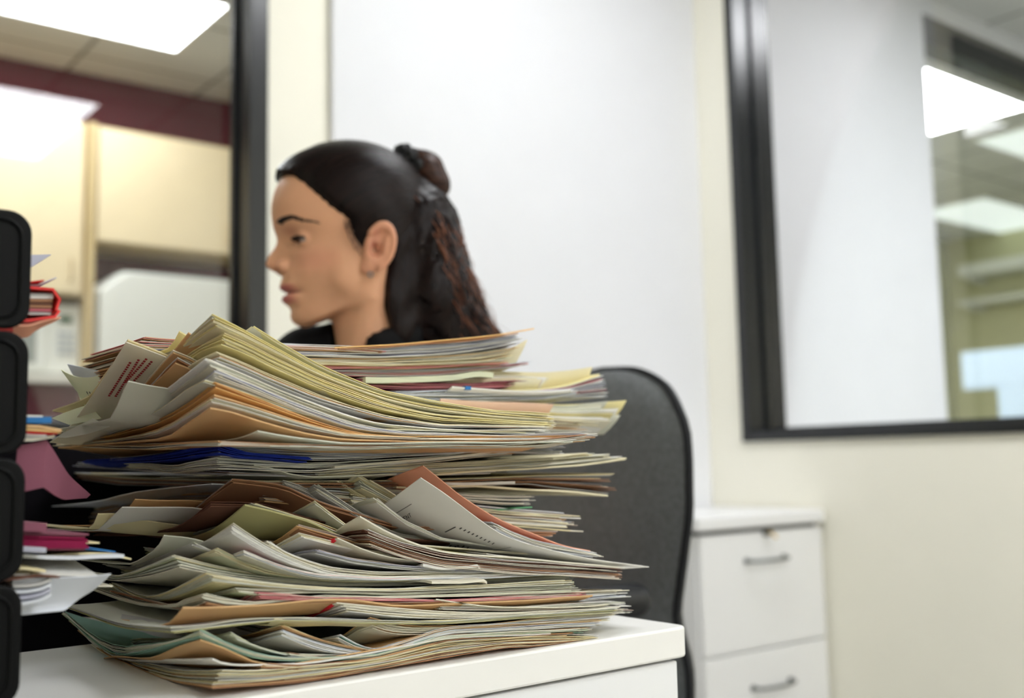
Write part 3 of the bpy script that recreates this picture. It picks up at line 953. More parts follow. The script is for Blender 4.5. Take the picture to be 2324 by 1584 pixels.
one('white sheet tip hanging over the dark gap right of centre', 'white', [(950, 1286), (900, 1288)], (960, 1282), [(1010, 1290), (1060, 1287), (1084, 1283), (1090, 1290)], 0.016, 0.002)
one('cream sheet end lying above the grey band at right centre', 'cream', [(960, 1318), (900, 1322)], (980, 1322), [(1050, 1320), (1098, 1317)], 0.004, 0.002)
bundle('in the cream and orange peak under the brown folds', 6, 'cream ivory white ivory',
       ([(650, 1240), (620, 1252)], (686, 1222), [(760, 1240), (850, 1258), (1010, 1274), (1290, 1290)]),
       ([(650, 1226), (625, 1240)], (682, 1210), [(760, 1230), (850, 1252), (1010, 1268), (1300, 1284)]), 0.026, 8)
bundle('in the sharp brown folds at the pile centre', 5, 'brown greybrown tan brown',
       ([(650, 1218), (625, 1234)], (680, 1200), [(760, 1224), (850, 1248), (1010, 1266), (1405, 1308)]),
       ([(650, 1210), (625, 1230)], (673, 1190), [(760, 1212), (850, 1238), (1010, 1260), (1405, 1300)]), 0.035, 6, kind='folder')
bundle('in the brown-lined stack under the printed form', 14, 'greybrown brown white grey greybrown darkbrown cream',
       ([(800, 1236), (760, 1238)], (840, 1240), [(900, 1262), (1000, 1288), (1150, 1302), (1290, 1308), (1402, 1313)]),
       ([(800, 1204), (760, 1218)], (830, 1200), [(900, 1228), (1010, 1256), (1150, 1270), (1290, 1280), (1405, 1289)]), 0.016, 5)
one('cream sheet peaking just left of the printed form', 'cream', [(785, 1190), (745, 1216), (700, 1226)], (817, 1172), [(880, 1208), (940, 1233), (1010, 1252), (1200, 1268), (1404, 1288)], 0.014, 0.0012)
bundle('fanned at the right between form and brown-lined stack', 3, 'white cream white',
       ([], (1080, 1262), [(1150, 1268), (1280, 1280), (1404, 1290)]),
       ([], (1110, 1256), [(1200, 1268), (1300, 1277), (1440, 1287)]), 0.022, 4, minW=0.05)
s_form = one('white printed form curling up in front of the salmon sheet', 'white', [(890, 1132), (831, 1172), (800, 1192), (770, 1210)], (955, 1084), [(1000, 1114), (1040, 1143), (1090, 1180), (1137, 1211), (1190, 1232), (1240, 1246), (1337, 1267), (1473, 1287)], 0.018, 0.0006)
bundle('tucked white between the printed form and salmon sheet', 6, 'white bluewhite cream white',
       ([], (1130, 1206), [(1180, 1230), (1240, 1250), (1330, 1263), (1355, 1266)]),
       ([], (1120, 1186), [(1160, 1206), (1215, 1226), (1337, 1252), (1362, 1258)]), 0.030, 6, minW=0.06)
one('salmon pink sheet curling up behind the printed form', 'salmon', [(900, 1080), (855, 1100), (810, 1125)], (960, 1057), [(1000, 1088), (1045, 1124), (1090, 1154), (1130, 1178), (1215, 1213), (1280, 1238), (1340, 1251)], 0.036, 0.0008)
# pale peaks left of the form
bundle('in the pale pair of peaks left of the printed form', 4, 'cream greygreen white',
       ([(810, 1150), (770, 1164), (740, 1172)], (855, 1142), [(880, 1160), (920, 1190), (1000, 1225), (1200, 1256)]),
       ([(810, 1142), (770, 1160), (740, 1170)], (851, 1128), [(875, 1146), (920, 1182), (1000, 1220), (1200, 1252)]), 0.05, 6)
bundle('in the yellowish peak behind the pale pair', 8, 'straw palegreen grey ivory greygreen',
       ([(780, 1122), (740, 1136), (700, 1150)], (826, 1110), [(870, 1134), (905, 1152), (1000, 1200), (1200, 1246)]),
       ([(775, 1098), (745, 1114), (700, 1132)], (808, 1074), [(850, 1099), (900, 1126), (1000, 1184), (1200, 1240)]), 0.075, 6)
one('tan sheet tip behind the yellowish peak', 'ivory', [(800, 1096), (770, 1110)], (840, 1090), [(880, 1112), (905, 1128), (1000, 1188), (1200, 1242)], 0.07)
bundle('in the small peak behind and left of the yellowish one', 3, 'greygreen cream straw',
       ([(750, 1106), (720, 1116)], (776, 1100), [(820, 1130), (900, 1170), (1000, 1205), (1200, 1246)]),
       ([(750, 1102), (720, 1112)], (770, 1093), [(820, 1124), (900, 1166), (1000, 1200), (1200, 1244)]), 0.085, 6)
bundle('in the front pale peak left of centre', 4, 'cream greygreen ivory',
       ([(680, 1162), (640, 1180)], (720, 1148), [(770, 1186), (810, 1212), (900, 1234), (1200, 1258)]),
       ([(680, 1154), (645, 1174)], (714, 1136), [(770, 1178), (810, 1208), (900, 1232), (1200, 1256)]), 0.045, 6)
bundle('in the layered grey peak behind the front pale one', 7, 'grey greygreen lavender cream',
       ([(670, 1138), (630, 1160)], (718, 1122), [(770, 1150), (830, 1190), (900, 1220), (1200, 1252)]),
       ([(680, 1122), (640, 1148)], (716, 1098), [(760, 1124), (800, 1150), (850, 1186), (900, 1212), (1200, 1248)]), 0.07, 6)
one('olive folder with a pale rim at the pile centre', 'olive', [(520, 1176), (480, 1204), (430, 1222), (330, 1256)], (556, 1146), [(600, 1156), (650, 1170), (700, 1184), (742, 1202), (800, 1226), (900, 1240), (1100, 1260)], 0.045, 0.0012, 'paper_folder', 'folder')
bundle('behind the olive folder rim', 3, 'greygreen brown straw',
       ([(530, 1166), (480, 1198), (430, 1216)], (572, 1146), [(640, 1164), (720, 1190), (800, 1222), (1000, 1248)]),
       ([(530, 1160), (480, 1194), (430, 1212)], (578, 1142), [(640, 1160), (720, 1186), (800, 1218), (1000, 1244)]), 0.05, 6)
bundle('in the dark brown fold above the olive folder', 3, 'brown darkbrown brown',
       ([(430, 1186), (390, 1204), (300, 1216), (215, 1214)], (482, 1150), [(540, 1150), (600, 1154), (660, 1174), (900, 1226), (1200, 1240)]),
       ([(430, 1180), (390, 1200), (300, 1212), (215, 1210)], (475, 1139), [(540, 1140), (600, 1143), (660, 1164), (900, 1222), (1200, 1236)]), 0.06, 6, kind='folder')
bundle('in the high brown fold above the dark one', 4, 'brown tan greybrown brown',
       ([(480, 1132), (430, 1170), (380, 1190), (290, 1204), (200, 1206)], (530, 1098), [(600, 1104), (660, 1116), (720, 1150), (900, 1200), (1250, 1218)]),
       ([(480, 1120), (430, 1162), (380, 1186), (290, 1202), (200, 1204)], (523, 1086), [(600, 1092), (651, 1100), (720, 1136), (900, 1190), (1260, 1204)]), 0.07, 6, kind='folder')
bundle('in the grey slivers right of the high brown fold', 4, 'grey greybrown white',
       ([(610, 1132), (590, 1146)], (655, 1112), [(690, 1132), (740, 1160), (900, 1205), (1250, 1215)]),
       ([(620, 1106), (600, 1120)], (645, 1090), [(690, 1104), (740, 1140), (900, 1190), (1250, 1205)]), 0.08, 6)
one('grey-white sheet with a straight top edge at the left', 'white', [(262, 1166), (240, 1186), (214, 1204)], (277, 1151), [(340, 1151), (430, 1152), (520, 1168), (700, 1190), (900, 1215)], 0.12, 0.0008)
one('tan sheet with a straight top edge above the grey-white one', 'tan', [(296, 1148), (280, 1162), (240, 1190)], (306, 1133), [(360, 1135), (440, 1136), (540, 1160), (700, 1186), (900, 1212)], 0.13, 0.0008)
one('small straw yellow sheet tip left of the grey-white one', 'straw', [(214, 1186), (200, 1200)], (222, 1166), [(260, 1166), (320, 1180), (500, 1200), (700, 1214)], 0.15, 0.0008)
bundle('splayed at the left end beside the pink drooping sheet', 12, 'greybrown lavender cream grey tan',
       ([(400, 1150), (300, 1172), (230, 1192), (160, 1200)], (600, 1142), [(800, 1160), (1000, 1184), (1290, 1196)]),
       ([(400, 1096), (300, 1122), (230, 1138), (165, 1148)], (600, 1098), [(800, 1120), (1000, 1136), (1280, 1168)]), 0.09, 14)
one('white sheet with a sharp tip pointing left into the dark gap', 'bluewhite', [(300, 1118), (230, 1136), (107, 1150)], (480, 1098), [(700, 1110), (1000, 1140), (1280, 1165)], 0.088, 0.0008)
one('green sheet end showing at the right under the pile overhang', 'green', [(700, 1140), (600, 1150)], (800, 1140), [(1000, 1152), (1140, 1156), (1208, 1152)], 0.088, 0.0012)
bundle('jutting out at right below the overhang', 7, 'cream white straw ivory',
       ([(700, 1150), (560, 1160)], (800, 1150), [(1000, 1176), (1180, 1198), (1306, 1206)]),
       ([(700, 1120), (560, 1130)], (800, 1122), [(1000, 1140), (1160, 1164), (1294, 1170)]), 0.085, 14)
bundle('in the pale block above the green sheet end', 6, 'cream greygreen white',
       ([(700, 1126), (560, 1130)], (800, 1124), [(1000, 1134), (1150, 1146), (1200, 1146)]),
       ([(700, 1108), (560, 1112)], (800, 1106), [(1000, 1116), (1150, 1126), (1196, 1124)]), 0.088, 12)
# flat dark layers of the middle
bundle('in the flat dark-gapped layer at mid pile', 10, 'grey greybrown cream brown darkbrown straw',
       ([(400, 1104), (280, 1102), (165, 1086)], (560, 1108), [(800, 1110), (1050, 1108), (1180, 1098), (1372, 1122)]),
       ([(400, 1086), (280, 1082), (165, 1072)], (560, 1090), [(800, 1092), (1000, 1088), (1180, 1080), (1366, 1074)]), 0.085, 20)
one('long cream sheet tip jutting right from mid pile', 'ivory', [(800, 1104), (700, 1106)], (900, 1106), [(1080, 1104), (1220, 1112), (1320, 1118), (1380, 1124)], 0.08, 0.0016)
one('white sheet end with a square corner at mid pile right', 'white', [(900, 1096), (800, 1096)], (960, 1098), [(1080, 1097), (1169, 1096)], 0.078, 0.0022)
bundle('sweeping up to the right at mid pile', 12, 'cream greygreen white straw ivory greygreen',
       ([(640, 1084), (580, 1078)], (720, 1084), [(860, 1072), (1000, 1074), (1180, 1066), (1340, 1054), (1418, 1042)]),
       ([(640, 1068), (580, 1068)], (720, 1066), [(860, 1058), (1000, 1050), (1180, 1042), (1300, 1034), (1352, 1028)]), 0.078, 16)
one('tapering ivory sheet with the farthest right tip at mid pile', 'ivory', [(900, 1076), (800, 1080)], (980, 1078), [(1150, 1066), (1300, 1058), (1370, 1048), (1422, 1040)], 0.074, 0.0014)
one('pale sheet tented over the dark gap left of centre', 'greygreen', [(545, 1064), (500, 1080), (440, 1082)], (576, 1055), [(620, 1064), (660, 1076), (720, 1082), (900, 1076)], 0.07, 0.0008)
bundle('crumpled pale at mid pile left', 8, 'white greygreen cream white',
       ([(440, 1066), (394, 1076), (330, 1062)], (500, 1066), [(600, 1070), (720, 1072), (860, 1058), (1000, 1046), (1180, 1030)]),
       ([(440, 1046), (394, 1056), (330, 1050)], (490, 1036), [(560, 1042), (700, 1050), (860, 1044), (1000, 1034), (1180, 1012)]), 0.07, 10)
one('cream sheet curving up to the right over mid pile', 'cream', [(640, 1064), (560, 1066)], (760, 1060), [(900, 1048), (1000, 1040), (1100, 1028), (1193, 1006)], 0.066, 0.0016)
bundle('in the lavender grey layer under the big curl', 9, 'lavender grey greygreen lavender bluewhite',
       ([(420, 1040), (330, 1050), (250, 1052)], (500, 1036), [(600, 1042), (760, 1044), (900, 1038), (1100, 1024), (1260, 1030)]),
       ([(440, 1016), (330, 1034), (250, 1042)], (500, 1010), [(600, 1016), (760, 1026), (900, 1022), (1100, 1014), (1265, 1010)]), 0.062, 12)
bundle('in the blue wedge at the left of mid pile', 5, 'blue',
       ([(440, 1036), (380, 1046), (290, 1050), (190, 1050)], (493, 1030), [(520, 1034), (560, 1040), (700, 1046)]),
       ([(440, 1010), (380, 1028), (290, 1040), (190, 1046)], (495, 1002), [(520, 1014), (560, 1026), (700, 1036)]), 0.056, 5, kind='folder')
bundle('in the dark gap beside the blue wedge', 6, 'darkbrown grey lavender brown',
       ([(400, 1076), (300, 1068), (170, 1060)], (520, 1080), [(700, 1084), (900, 1080), (1100, 1076)]),
       ([(400, 1064), (300, 1058), (180, 1050)], (520, 1072), [(700, 1078), (900, 1074), (1100, 1068)]), 0.08, 14)
bundle('edge-on directly under the big curl', 10, 'cream greygreen tan ivory white greygreen brown',
       ([(420, 1012), (330, 1022), (150, 1014)], (500, 1012), [(620, 1014), (800, 1018), (1000, 1012), (1180, 1012), (1320, 998)]),
       ([(420, 1004), (330, 1008), (140, 1006)], (500, 1000), [(620, 1006), (800, 1010), (1000, 1002), (1180, 1002), (1345, 988)]), 0.002, 16)
one('grey-green sheet with a low peak under the tan folder', 'greygreen', [(552, 991), (520, 998), (440, 1006)], (585, 978), [(640, 988), (700, 997), (800, 1006), (1000, 1004), (1300, 1003)], -0.004, 0.0008)
# the big curl
one('tan folder peaking lowest at the big curl', 'tan', [(430, 958), (367, 996), (250, 1006), (132, 1016)], (477, 926), [(520, 934), (570, 950), (640, 970), (700, 984), (800, 998), (1000, 1002), (1280, 1000)], 0.006, 0.0010, 'paper_folder', 'folder')
bundle('rimming the lowest tan folder of the big curl', 4, 'cream white ivory white',
       ([(430, 946), (367, 986), (250, 1003), (130, 1012)], (481, 916), [(540, 930), (600, 948), (700, 976), (800, 992), (1000, 999), (1300, 998)]),
       ([(430, 938), (367, 976), (250, 1000), (128, 1008)], (484, 901), [(540, 916), (600, 934), (700, 966), (800, 988), (1000, 996), (1310, 995)]), 0.008, 14)
one('tan sheet between the white rims of the big curl', 'tan', [(430, 934), (367, 972), (250, 998), (128, 1006)], (486, 896), [(540, 912), (600, 930), (700, 962), (800, 985), (1000, 995), (1310, 994)], 0.010, 0.0008)
bundle('in the orange band of the big curl', 3, 'orange tan tan',
       ([(435, 922), (370, 960), (250, 992), (126, 1003)], (490, 880), [(540, 898), (600, 918), (700, 955), (760, 975), (880, 992), (1310, 992)]),
       ([(435, 910), (370, 950), (250, 988), (124, 1000)], (491, 864), [(540, 884), (600, 908), (700, 948), (800, 980), (900, 990), (1320, 990)]), 0.012, 10, kind='folder')
bundle('in the white band of the big curl', 7, 'white bluewhite lavender white cream',
       ([(440, 896), (370, 940), (250, 984), (122, 997)], (491, 858), [(540, 876), (600, 900), (700, 942), (800, 974), (903, 988), (1130, 990), (1335, 986)]),
       ([(440, 880), (370, 926), (250, 978), (120, 994)], (490, 838), [(540, 858), (600, 884), (700, 926), (800, 960), (903, 980), (1130, 988), (1340, 982)]), 0.014, 12)
bundle('in the yellow strip left of the big curl', 3, 'yellow straw greygreen',
       ([(420, 890), (360, 936), (300, 960), (180, 985)], (464, 868), [(520, 886), (600, 912), (700, 944), (850, 976), (1200, 985)]),
       ([(420, 882), (360, 928), (300, 956), (180, 984)], (462, 860), [(520, 876), (600, 904), (700, 938), (850, 972), (1200, 983)]), 0.016, 8)
bundle('in the grey-white band over the white one of big curl', 6, 'greygreen white cream white',
       ([(420, 876), (370, 910), (300, 950), (145, 993)], (478, 834), [(540, 856), (600, 880), (700, 920), (800, 952), (903, 974), (1100, 982), (1240, 980)]),
       ([(420, 850), (376, 884), (310, 926), (252, 950), (142, 990)], (468, 811), [(520, 832), (560, 850), (640, 886), (733, 922), (850, 958), (1000, 974), (1240, 974)]), 0.018, 10)
bundle('in the tan-lined cream band of the big curl', 6, 'cream tan ivory white cream white',
       ([(450, 832), (410, 858), (350, 900)], (492, 818), [(540, 836), (600, 862), (733, 914), (865, 950), (1000, 968), (1240, 972)]),
       ([(455, 816), (415, 844), (350, 890)], (497, 797), [(540, 814), (600, 842), (733, 898), (865, 940), (1000, 962), (1245, 968)]), 0.022, 10)
bundle('in the broad yellow band of the big curl', 7, 'straw yellow ivory yellow cream',
       ([(460, 798), (420, 826), (380, 856)], (506, 784), [(560, 806), (620, 838), (733, 888), (865, 932), (1000, 956), (1245, 966)]),
       ([(460, 780), (420, 806), (385, 836)], (511, 756), [(560, 778), (620, 808), (733, 862), (865, 912), (979, 940), (1130, 952), (1245, 960)]), 0.026, 10)
bundle('in the topmost peak of the big curl', 7, 'ivory greygreen yellow cream ivory',
       ([(450, 770), (420, 795), (400, 812)], (496, 742), [(560, 770), (620, 800), (733, 856), (865, 906), (979, 932), (1130, 948), (1250, 956)]),
       ([(450, 738), (425, 764), (400, 790)], (477, 713), [(540, 742), (600, 776), (666, 812), (733, 848), (865, 897), (979, 922), (1130, 940), (1250, 948)]), 0.032, 8)
bundle('in the pale peak just right of the topmost one', 3, 'ivory cream yellow',
       ([(555, 758), (530, 775)], (578, 748), [(640, 788), (733, 840), (865, 890), (979, 914), (1130, 936), (1255, 944)]),
       ([(555, 754), (530, 772)], (573, 741), [(640, 779), (733, 832), (865, 884), (979, 908), (1130, 932), (1255, 940)]), 0.040, 8)
# leaning sheets left of the big curl
one('tan card leaning left of the topmost peak', 'tan', [(408, 780), (390, 802), (370, 820)], (428, 755), [(452, 772), (490, 800), (540, 826), (700, 896), (900, 950)], 0.07, 0.001)
one('thin yellow sheet tip behind the leaning tan card', 'yellow', [(398, 770), (385, 790)], (407, 752), [(430, 765), (480, 800), (600, 860), (800, 930)], 0.085, 0.001)
bundle('in the striped brown folds under the tan card', 5, 'brown cream brown white tan',
       ([(380, 838), (350, 872), (320, 900)], (402, 818), [(440, 838), (480, 858), (600, 900), (800, 948)]),
       ([(380, 812), (350, 846), (320, 878)], (398, 793), [(440, 812), (480, 834), (600, 880), (800, 938)]), 0.078, 5, kind='folder')
one('tan card with a white rim below the striped brown folds', 'tan', [(372, 850), (344, 876), (320, 900)], (398, 824), [(432, 838), (480, 862), (600, 906), (800, 950)], 0.07, 0.001)
s_red = one('cream sheet with red printed lines leaning at the left', 'cream', [(262, 816), (240, 850), (216, 888), (194, 920), (142, 984)], (286, 776), [(330, 792), (380, 812), (450, 846), (560, 890), (800, 950)], 0.1, 0.0007)
one('straw yellow sheet rim behind the red printed sheet', 'straw', [(270, 806), (240, 846), (200, 900)], (290, 771), [(330, 786), (382, 808), (450, 842), (560, 888), (800, 948)], 0.105, 0.001)
one('cream sheet leaning before the red printed lines', 'greygreen', [(276, 894), (262, 930), (250, 950)], (291, 865), [(340, 875), (382, 882), (440, 900), (560, 936), (800, 968)], 0.085, 0.0008)
# the flat upper pile behind the curl
bundle('in the flat red-brown layer behind the curl', 9, 'rose brown magenta darkbrown rose pink',
       ([(226, 908)], (300, 890), [(600, 880), (800, 880), (930, 882), (1060, 882), (1150, 878)]),
       ([(226, 884)], (300, 866), [(600, 856), (800, 858), (930, 868), (1060, 872), (1166, 864)]), 0.143, 10, minW=0.13)
bundle('with a blue tab layer behind the curl at right', 8, 'cream bluewhite greygreen white',
       ([(700, 920), (600, 900)], (860, 916), [(1000, 916), (1120, 912), (1240, 908), (1300, 896)]),
       ([(760, 890), (660, 880)], (900, 890), [(1020, 886), (1120, 890), (1220, 888), (1298, 884)]), 0.13, 8, minW=0.13)
s_blue = one('white sheet with a small blue tab at upper right', 'white', [(1016, 886), (1000, 892)], (1026, 878), [(1070, 881), (1150, 888), (1230, 888), (1296, 886)], 0.124, 0.0014, minW=0.12)
one('pale salmon folder face at upper right of the pile', 'peach', [(985, 934), (962, 955)], (1000, 906), [(1100, 912), (1200, 916), (1256, 918)], 0.128, 0.0012, 'paper_folder', 'folder', minW=0.12)
bundle('edge-on at right under the pale salmon folder', 12, 'white cream tan straw white greybrown',
       ([(800, 930), (700, 910)], (900, 940), [(1000, 954), (1120, 968), (1240, 976), (1330, 980)]),
       ([(800, 906), (700, 890)], (900, 914), [(1000, 930), (1120, 944), (1240, 950), (1330, 956)]), 0.118, 18, minW=0.13)
bundle('jutting out at the upper right of the pile', 9, 'white cream greygreen white yellow',
       ([(985, 958), (960, 985)], (1000, 936), [(1150, 940), (1260, 948), (1376, 954)]),
       ([(985, 938), (960, 965)], (1000, 906), [(1150, 912), (1290, 918), (1398, 906)]), 0.14, 16, minW=0.13)
bundle('in the bright striped fan at the far upper right', 11, 'bluewhite white rose white lavender white',
       ([], (1100, 902), [(1200, 900), (1290, 904), (1376, 904)]),
       ([], (1100, 890), [(1200, 888), (1280, 880), (1368, 854)]), 0.148, 4, minW=0.13)
one('yellow sheet topping the striped fan at far upper right', 'yellow', [], (1100, 888), [(1200, 884), (1280, 876), (1361, 850)], 0.151, 0.0014, minW=0.12)
one('large ivory envelope slanting up to the right', 'ivory', [(985, 878), (962, 905)], (1000, 842), [(1120, 844), (1220, 846), (1290, 842), (1344, 834)], 0.158, 0.0012, 'paper_envelope', 'envelope', minW=0.12)
bundle('tucked under the large ivory envelope', 4, 'white greybrown ivory cream',
       ([(985, 890), (962, 910)], (1000, 866), [(1120, 868), (1200, 866), (1236, 862)]),
       ([(985, 876), (962, 900)], (1000, 848), [(1120, 852), (1180, 852), (1230, 858)]), 0.152, 10, minW=0.13)
s_green = one('yellow-green sheet edge with dark print marks at upper pile', 'palegreen', [], (830, 862), [(940, 862), (1030, 856), (1090, 848), (1120, 852)], 0.136, 0.0050, minW=0.12)
bundle('in the cool white layer over the yellow-green edge', 7, 'bluewhite white pink cream bluewhite',
       ([(226, 888)], (320, 864), [(740, 852), (865, 854), (980, 852), (1090, 838), (1190, 828)]),
       ([(226, 870)], (320, 846), [(740, 838), (865, 838), (980, 838), (1090, 834), (1202, 820)]), 0.146, 10, minW=0.13)
bundle('with folded tan left end in the upper pile', 10, 'tan brown cream white tan pink',
       ([(220, 868)], (300, 850), [(600, 842), (740, 836), (860, 836), (1000, 832), (1140, 826)]),
       ([(218, 822)], (300, 800), [(600, 818), (740, 820), (860, 826), (1000, 824), (1150, 818)]), 0.14, 8, minW=0.13)
bundle('in the pale green and cream layer of the upper pile', 8, 'cream palegreen ivory straw tan cream',
       ([], (420, 826), [(740, 828), (865, 830), (1000, 828), (1080, 824), (1146, 812)]),
       ([], (420, 812), [(740, 812), (865, 814), (1000, 808), (1080, 802), (1166, 788)]), 0.138, 12, minW=0.13)
bundle('in the bright white block at the top of the upper pile', 12, 'white bluewhite white lavender white cream',
       ([(226, 840)], (330, 808), [(660, 806), (740, 808), (865, 812), (1000, 806), (1080, 798), (1170, 780)]),
       ([(270, 800)], (340, 772), [(640, 778), (740, 782), (865, 788), (1000, 778), (1090, 770), (1178, 760)]), 0.136, 8, minW=0.13)
bundle('at the top left end of the upper pile', 7, 'pink white tan brown cream',
       ([(216, 812)], (300, 788), [(380, 790), (500, 790), (640, 792), (865, 800)]),
       ([(290, 778)], (330, 764), [(392, 770), (500, 776), (640, 784), (865, 792)]), 0.134, 6, minW=0.13)
one('buff folder topping the whole pile, tip raised at right', 'orange', [], (760, 789), [(865, 784), (960, 776), (1060, 768), (1140, 758), (1212, 746)], 0.132, 0.0012, 'paper_folder', 'folder', minW=0.12)
one('brown folder just under the topmost buff one', 'brown', [], (770, 792), [(865, 788), (960, 781), (1060, 773), (1120, 766), (1176, 757)], 0.131, 0.0010, 'paper_folder', 'folder', minW=0.12)
one('cream folder flap sloping down at the top right end', 'ivory', [(945, 838), (925, 860)], (960, 812), [(1040, 806), (1110, 798), (1160, 790), (1196, 772)], 0.143, 0.0012, 'paper_folder', 'folder', minW=0.12)

# writing and tabs on the sheets
M_ink = mat('black_ink', (40, 40, 44), 0.7)
M_redink = mat('red_ink', (170, 44, 52), 0.7)
M_redtab = mat('red_tab', (200, 24, 40), 0.5)
M_bluetab = mat('blue_tab', (30, 110, 180), 0.5)
fo, fsheet = s_form
rc = []
L = fsheet.L


def uv_of(s, x, y):
    """nearest (u, v) on a sheet to a point of the photo"""
    best = None
    U, V = np.meshgrid(np.linspace(0, s.L, 90), np.linspace(0, s.W, 60), indexing='ij')
    xy, zz = s.pt(U.ravel(), V.ravel())
    P = np.column_stack([xy, zz]) - CAM
    dep = P @ FW
    X = 1162 + FPX * (P @ RT) / dep
    Y = 792 - FPX * (P @ UP) / dep
    k = np.argmin((X - x) ** 2 + (Y - y) ** 2 + 1e3 * np.maximum(0, V.ravel() - 0.12))
    u0, v0 = U.ravel()[k], V.ravel()[k]
    for rad in (0.005, 0.0008):
        U, V = np.meshgrid(np.clip(np.linspace(u0 - rad, u0 + rad, 25), 0, s.L), np.clip(np.linspace(v0 - rad, v0 + rad, 25), 0, s.W), indexing='ij')
        xy, zz = s.pt(U.ravel(), V.ravel())
        P = np.column_stack([xy, zz]) - CAM
        dep = P @ FW
        k = np.argmin((1162 + FPX * (P @ RT) / dep - x) ** 2 + (792 - FPX * (P @ UP) / dep - y) ** 2)
        u0, v0 = U.ravel()[k], V.ravel()[k]
    return u0, v0


def textline(s, p0, p1, h, n, rects, fill=0.8):
    """a row of n word strokes between two photo points, in (u,v) of the sheet"""
    a, b = uv_of(s, *p0), uv_of(s, *p1)
    out = []
    for i in range(n):
        t0, t1 = i / n, (i + fill) / n
        out.append(((a[0] + (b[0] - a[0]) * t0, a[1] + (b[1] - a[1]) * t0), (a[0] + (b[0] - a[0]) * t1, a[1] + (b[1] - a[1]) * t1), h))
    rects += out


def strokes(s, segs, m, name, parent, off):
    vs, fs = [], []
    for (a, b, h) in segs:
        n = max(1, int(math.hypot(b[0] - a[0], b[1] - a[1]) / 0.004))
        dx, dy = b[0] - a[0], b[1] - a[1]
        ln = math.hypot(dx, dy) + 1e-9
        nx, ny = -dy / ln * h / 2, dx / ln * h / 2
        uu, vv = [], []
        for i in range(n + 1):
            t_ = i / n
            for sg in (-1, 1):
                uu.append(min(s.L, max(0, a[0] + dx * t_ + nx * sg)))
                vv.append(min(s.W, max(0, a[1] + dy * t_ + ny * sg)))
        xy, zz = s.pt(uu, vv, off)
        b0 = len(vs)
        vs += [(xy[i][0] - s.P0[0], xy[i][1] - s.P0[1], zz[i] - s.P0[2]) for i in range(len(uu))]
        for i in range(n):
            fs.append((b0 + 2 * i, b0 + 2 * i + 1, b0 + 2 * i + 3, b0 + 2 * i + 2))
    o = raw_obj(name, vs, fs, m, (0, 0, 0), False, parent)
    o['kind'] = 'stuff'
    return o


GLY = {'E': [(0, 0, 0, 1), (0, 0, 1, 0), (0, .5, .8, .5), (0, 1, 1, 1)], 'J': [(.8, 1, .8, .1), (.8, 0, .1, 0), (.1, 0, .1, .3)], 'M': [(0, 0, 0, 1), (0, 1, .5, .4), (.5, .4, 1, 1), (1, 1, 1, 0)],
       'P': [(0, 0, 0, 1), (0, 1, .9, 1), (.9, 1, .9, .5), (.9, .5, 0, .5)], 'L': [(0, 1, 0, 0), (0, 0, .9, 0)], 'O': [(0, 0, 0, 1), (0, 1, 1, 1), (1, 1, 1, 0), (1, 0, 0, 0)],
       'Y': [(0, 1, .5, .5), (1, 1, .5, .5), (.5, .5, .5, 0)], 'N': [(0, 0, 0, 1), (0, 1, 1, 0), (1, 0, 1, 1)], 'T': [(0, 1, 1, 1), (.5, 1, .5, 0)]}


def word(s_, txt, p0, p1, up, wt, out):
    """letters along p0 -> p1 with 'up' pointing to the letters' top, all photo points on the sheet"""
    a, b_, c_ = (np.array(uv_of(s_, *p)) for p in (p0, p1, up))
    ax, ay_ = (b_ - a) / len(txt), c_ - a
    for k, ch in enumerate(txt):
        for (x0, y0, x1, y1) in GLY[ch]:
            out.append((tuple(a + ax * (k + x0 * 0.72) + ay_ * y0), tuple(a + ax * (k + x1 * 0.72) + ay_ * y1), wt))


seg = []
textline(fsheet, (852, 1190), (934, 1142), 0.0005, 1, seg, 1.0)          # rule
word(fsheet, 'EJ', (863, 1196), (884, 1183), (857, 1185), 0.0007, seg)
word(fsheet, 'EMPLOYMENT', (880, 1201), (936, 1170), (876, 1194), 0.0005, seg)
textline(fsheet, (1010, 1206), (1034, 1194), 0.0009, 1, seg, 1.0)
textline(fsheet, (960, 1222), (978, 1210), 0.0012, 3, seg, 0.7)
for i in range(9):
    x0, y0 = 1043 + i * 9.2, 1199 + i * 4.3
    textline(fsheet, (x0, y0), (x0 + 5, y0 - 3), 0.0010, 1, seg, 1.0)
for r in range(2):
    for i in range(11):
        x0, y0 = 972 + i * 9.5, 1212 + r * 9 + i * 3.6
        textline(fsheet, (x0, y0), (x0 + 6, y0 - 4), 0.0010, 1, seg, 1.0)
textline(fsheet, (1118, 1248), (1160, 1240), 0.0006, 1, seg, 1.0)
strokes(fsheet, seg, M_ink, 'lettering', fo, -0.0006)
ro, rsheet = s_red
seg = []
for (p0, p1, n) in (((247, 897), (297, 818), 17), ((262, 898), (316, 812), 19), ((284, 866), (334, 810), 13), ((304, 862), (346, 816), 11)):
    textline(rsheet, p0, p1, 0.0017, n, seg, 0.70)
strokes(rsheet, seg, M_redink, 'lettering', ro, -0.0008)
for (so, s_), vv in ((s_tab2, (0.004, 0.050)), (s_tab1, (0.006, 0.052))):
    pts_ = []
    for v in np.linspace(vv[0], vv[1], 9):
        xy, zz = s_.pt([0.0005], [v])
        pts_.append((xy[0][0] - s_.P0[0], xy[0][1] - s_.P0[1], zz[0] - s_.P0[2]))
    obj('red_tab', MB().tube(pts_, [0.0012, 0.002, 0.0022, 0.0022, 0.0022, 0.0022, 0.002, 0.0016, 0.001], 8), M_redtab, so, smooth=True)
go, gs = s_green
seg = []
for i in range(24):
    x0 = 850 + i * 10.5
    u = gs.L * (0.06 + 0.80 * i / 24)
    seg.append(((u, 0.002), (u + 0.0018, 0.010), 0.0016))
strokes(gs, seg, M_ink, 'lettering', go, -0.0016)
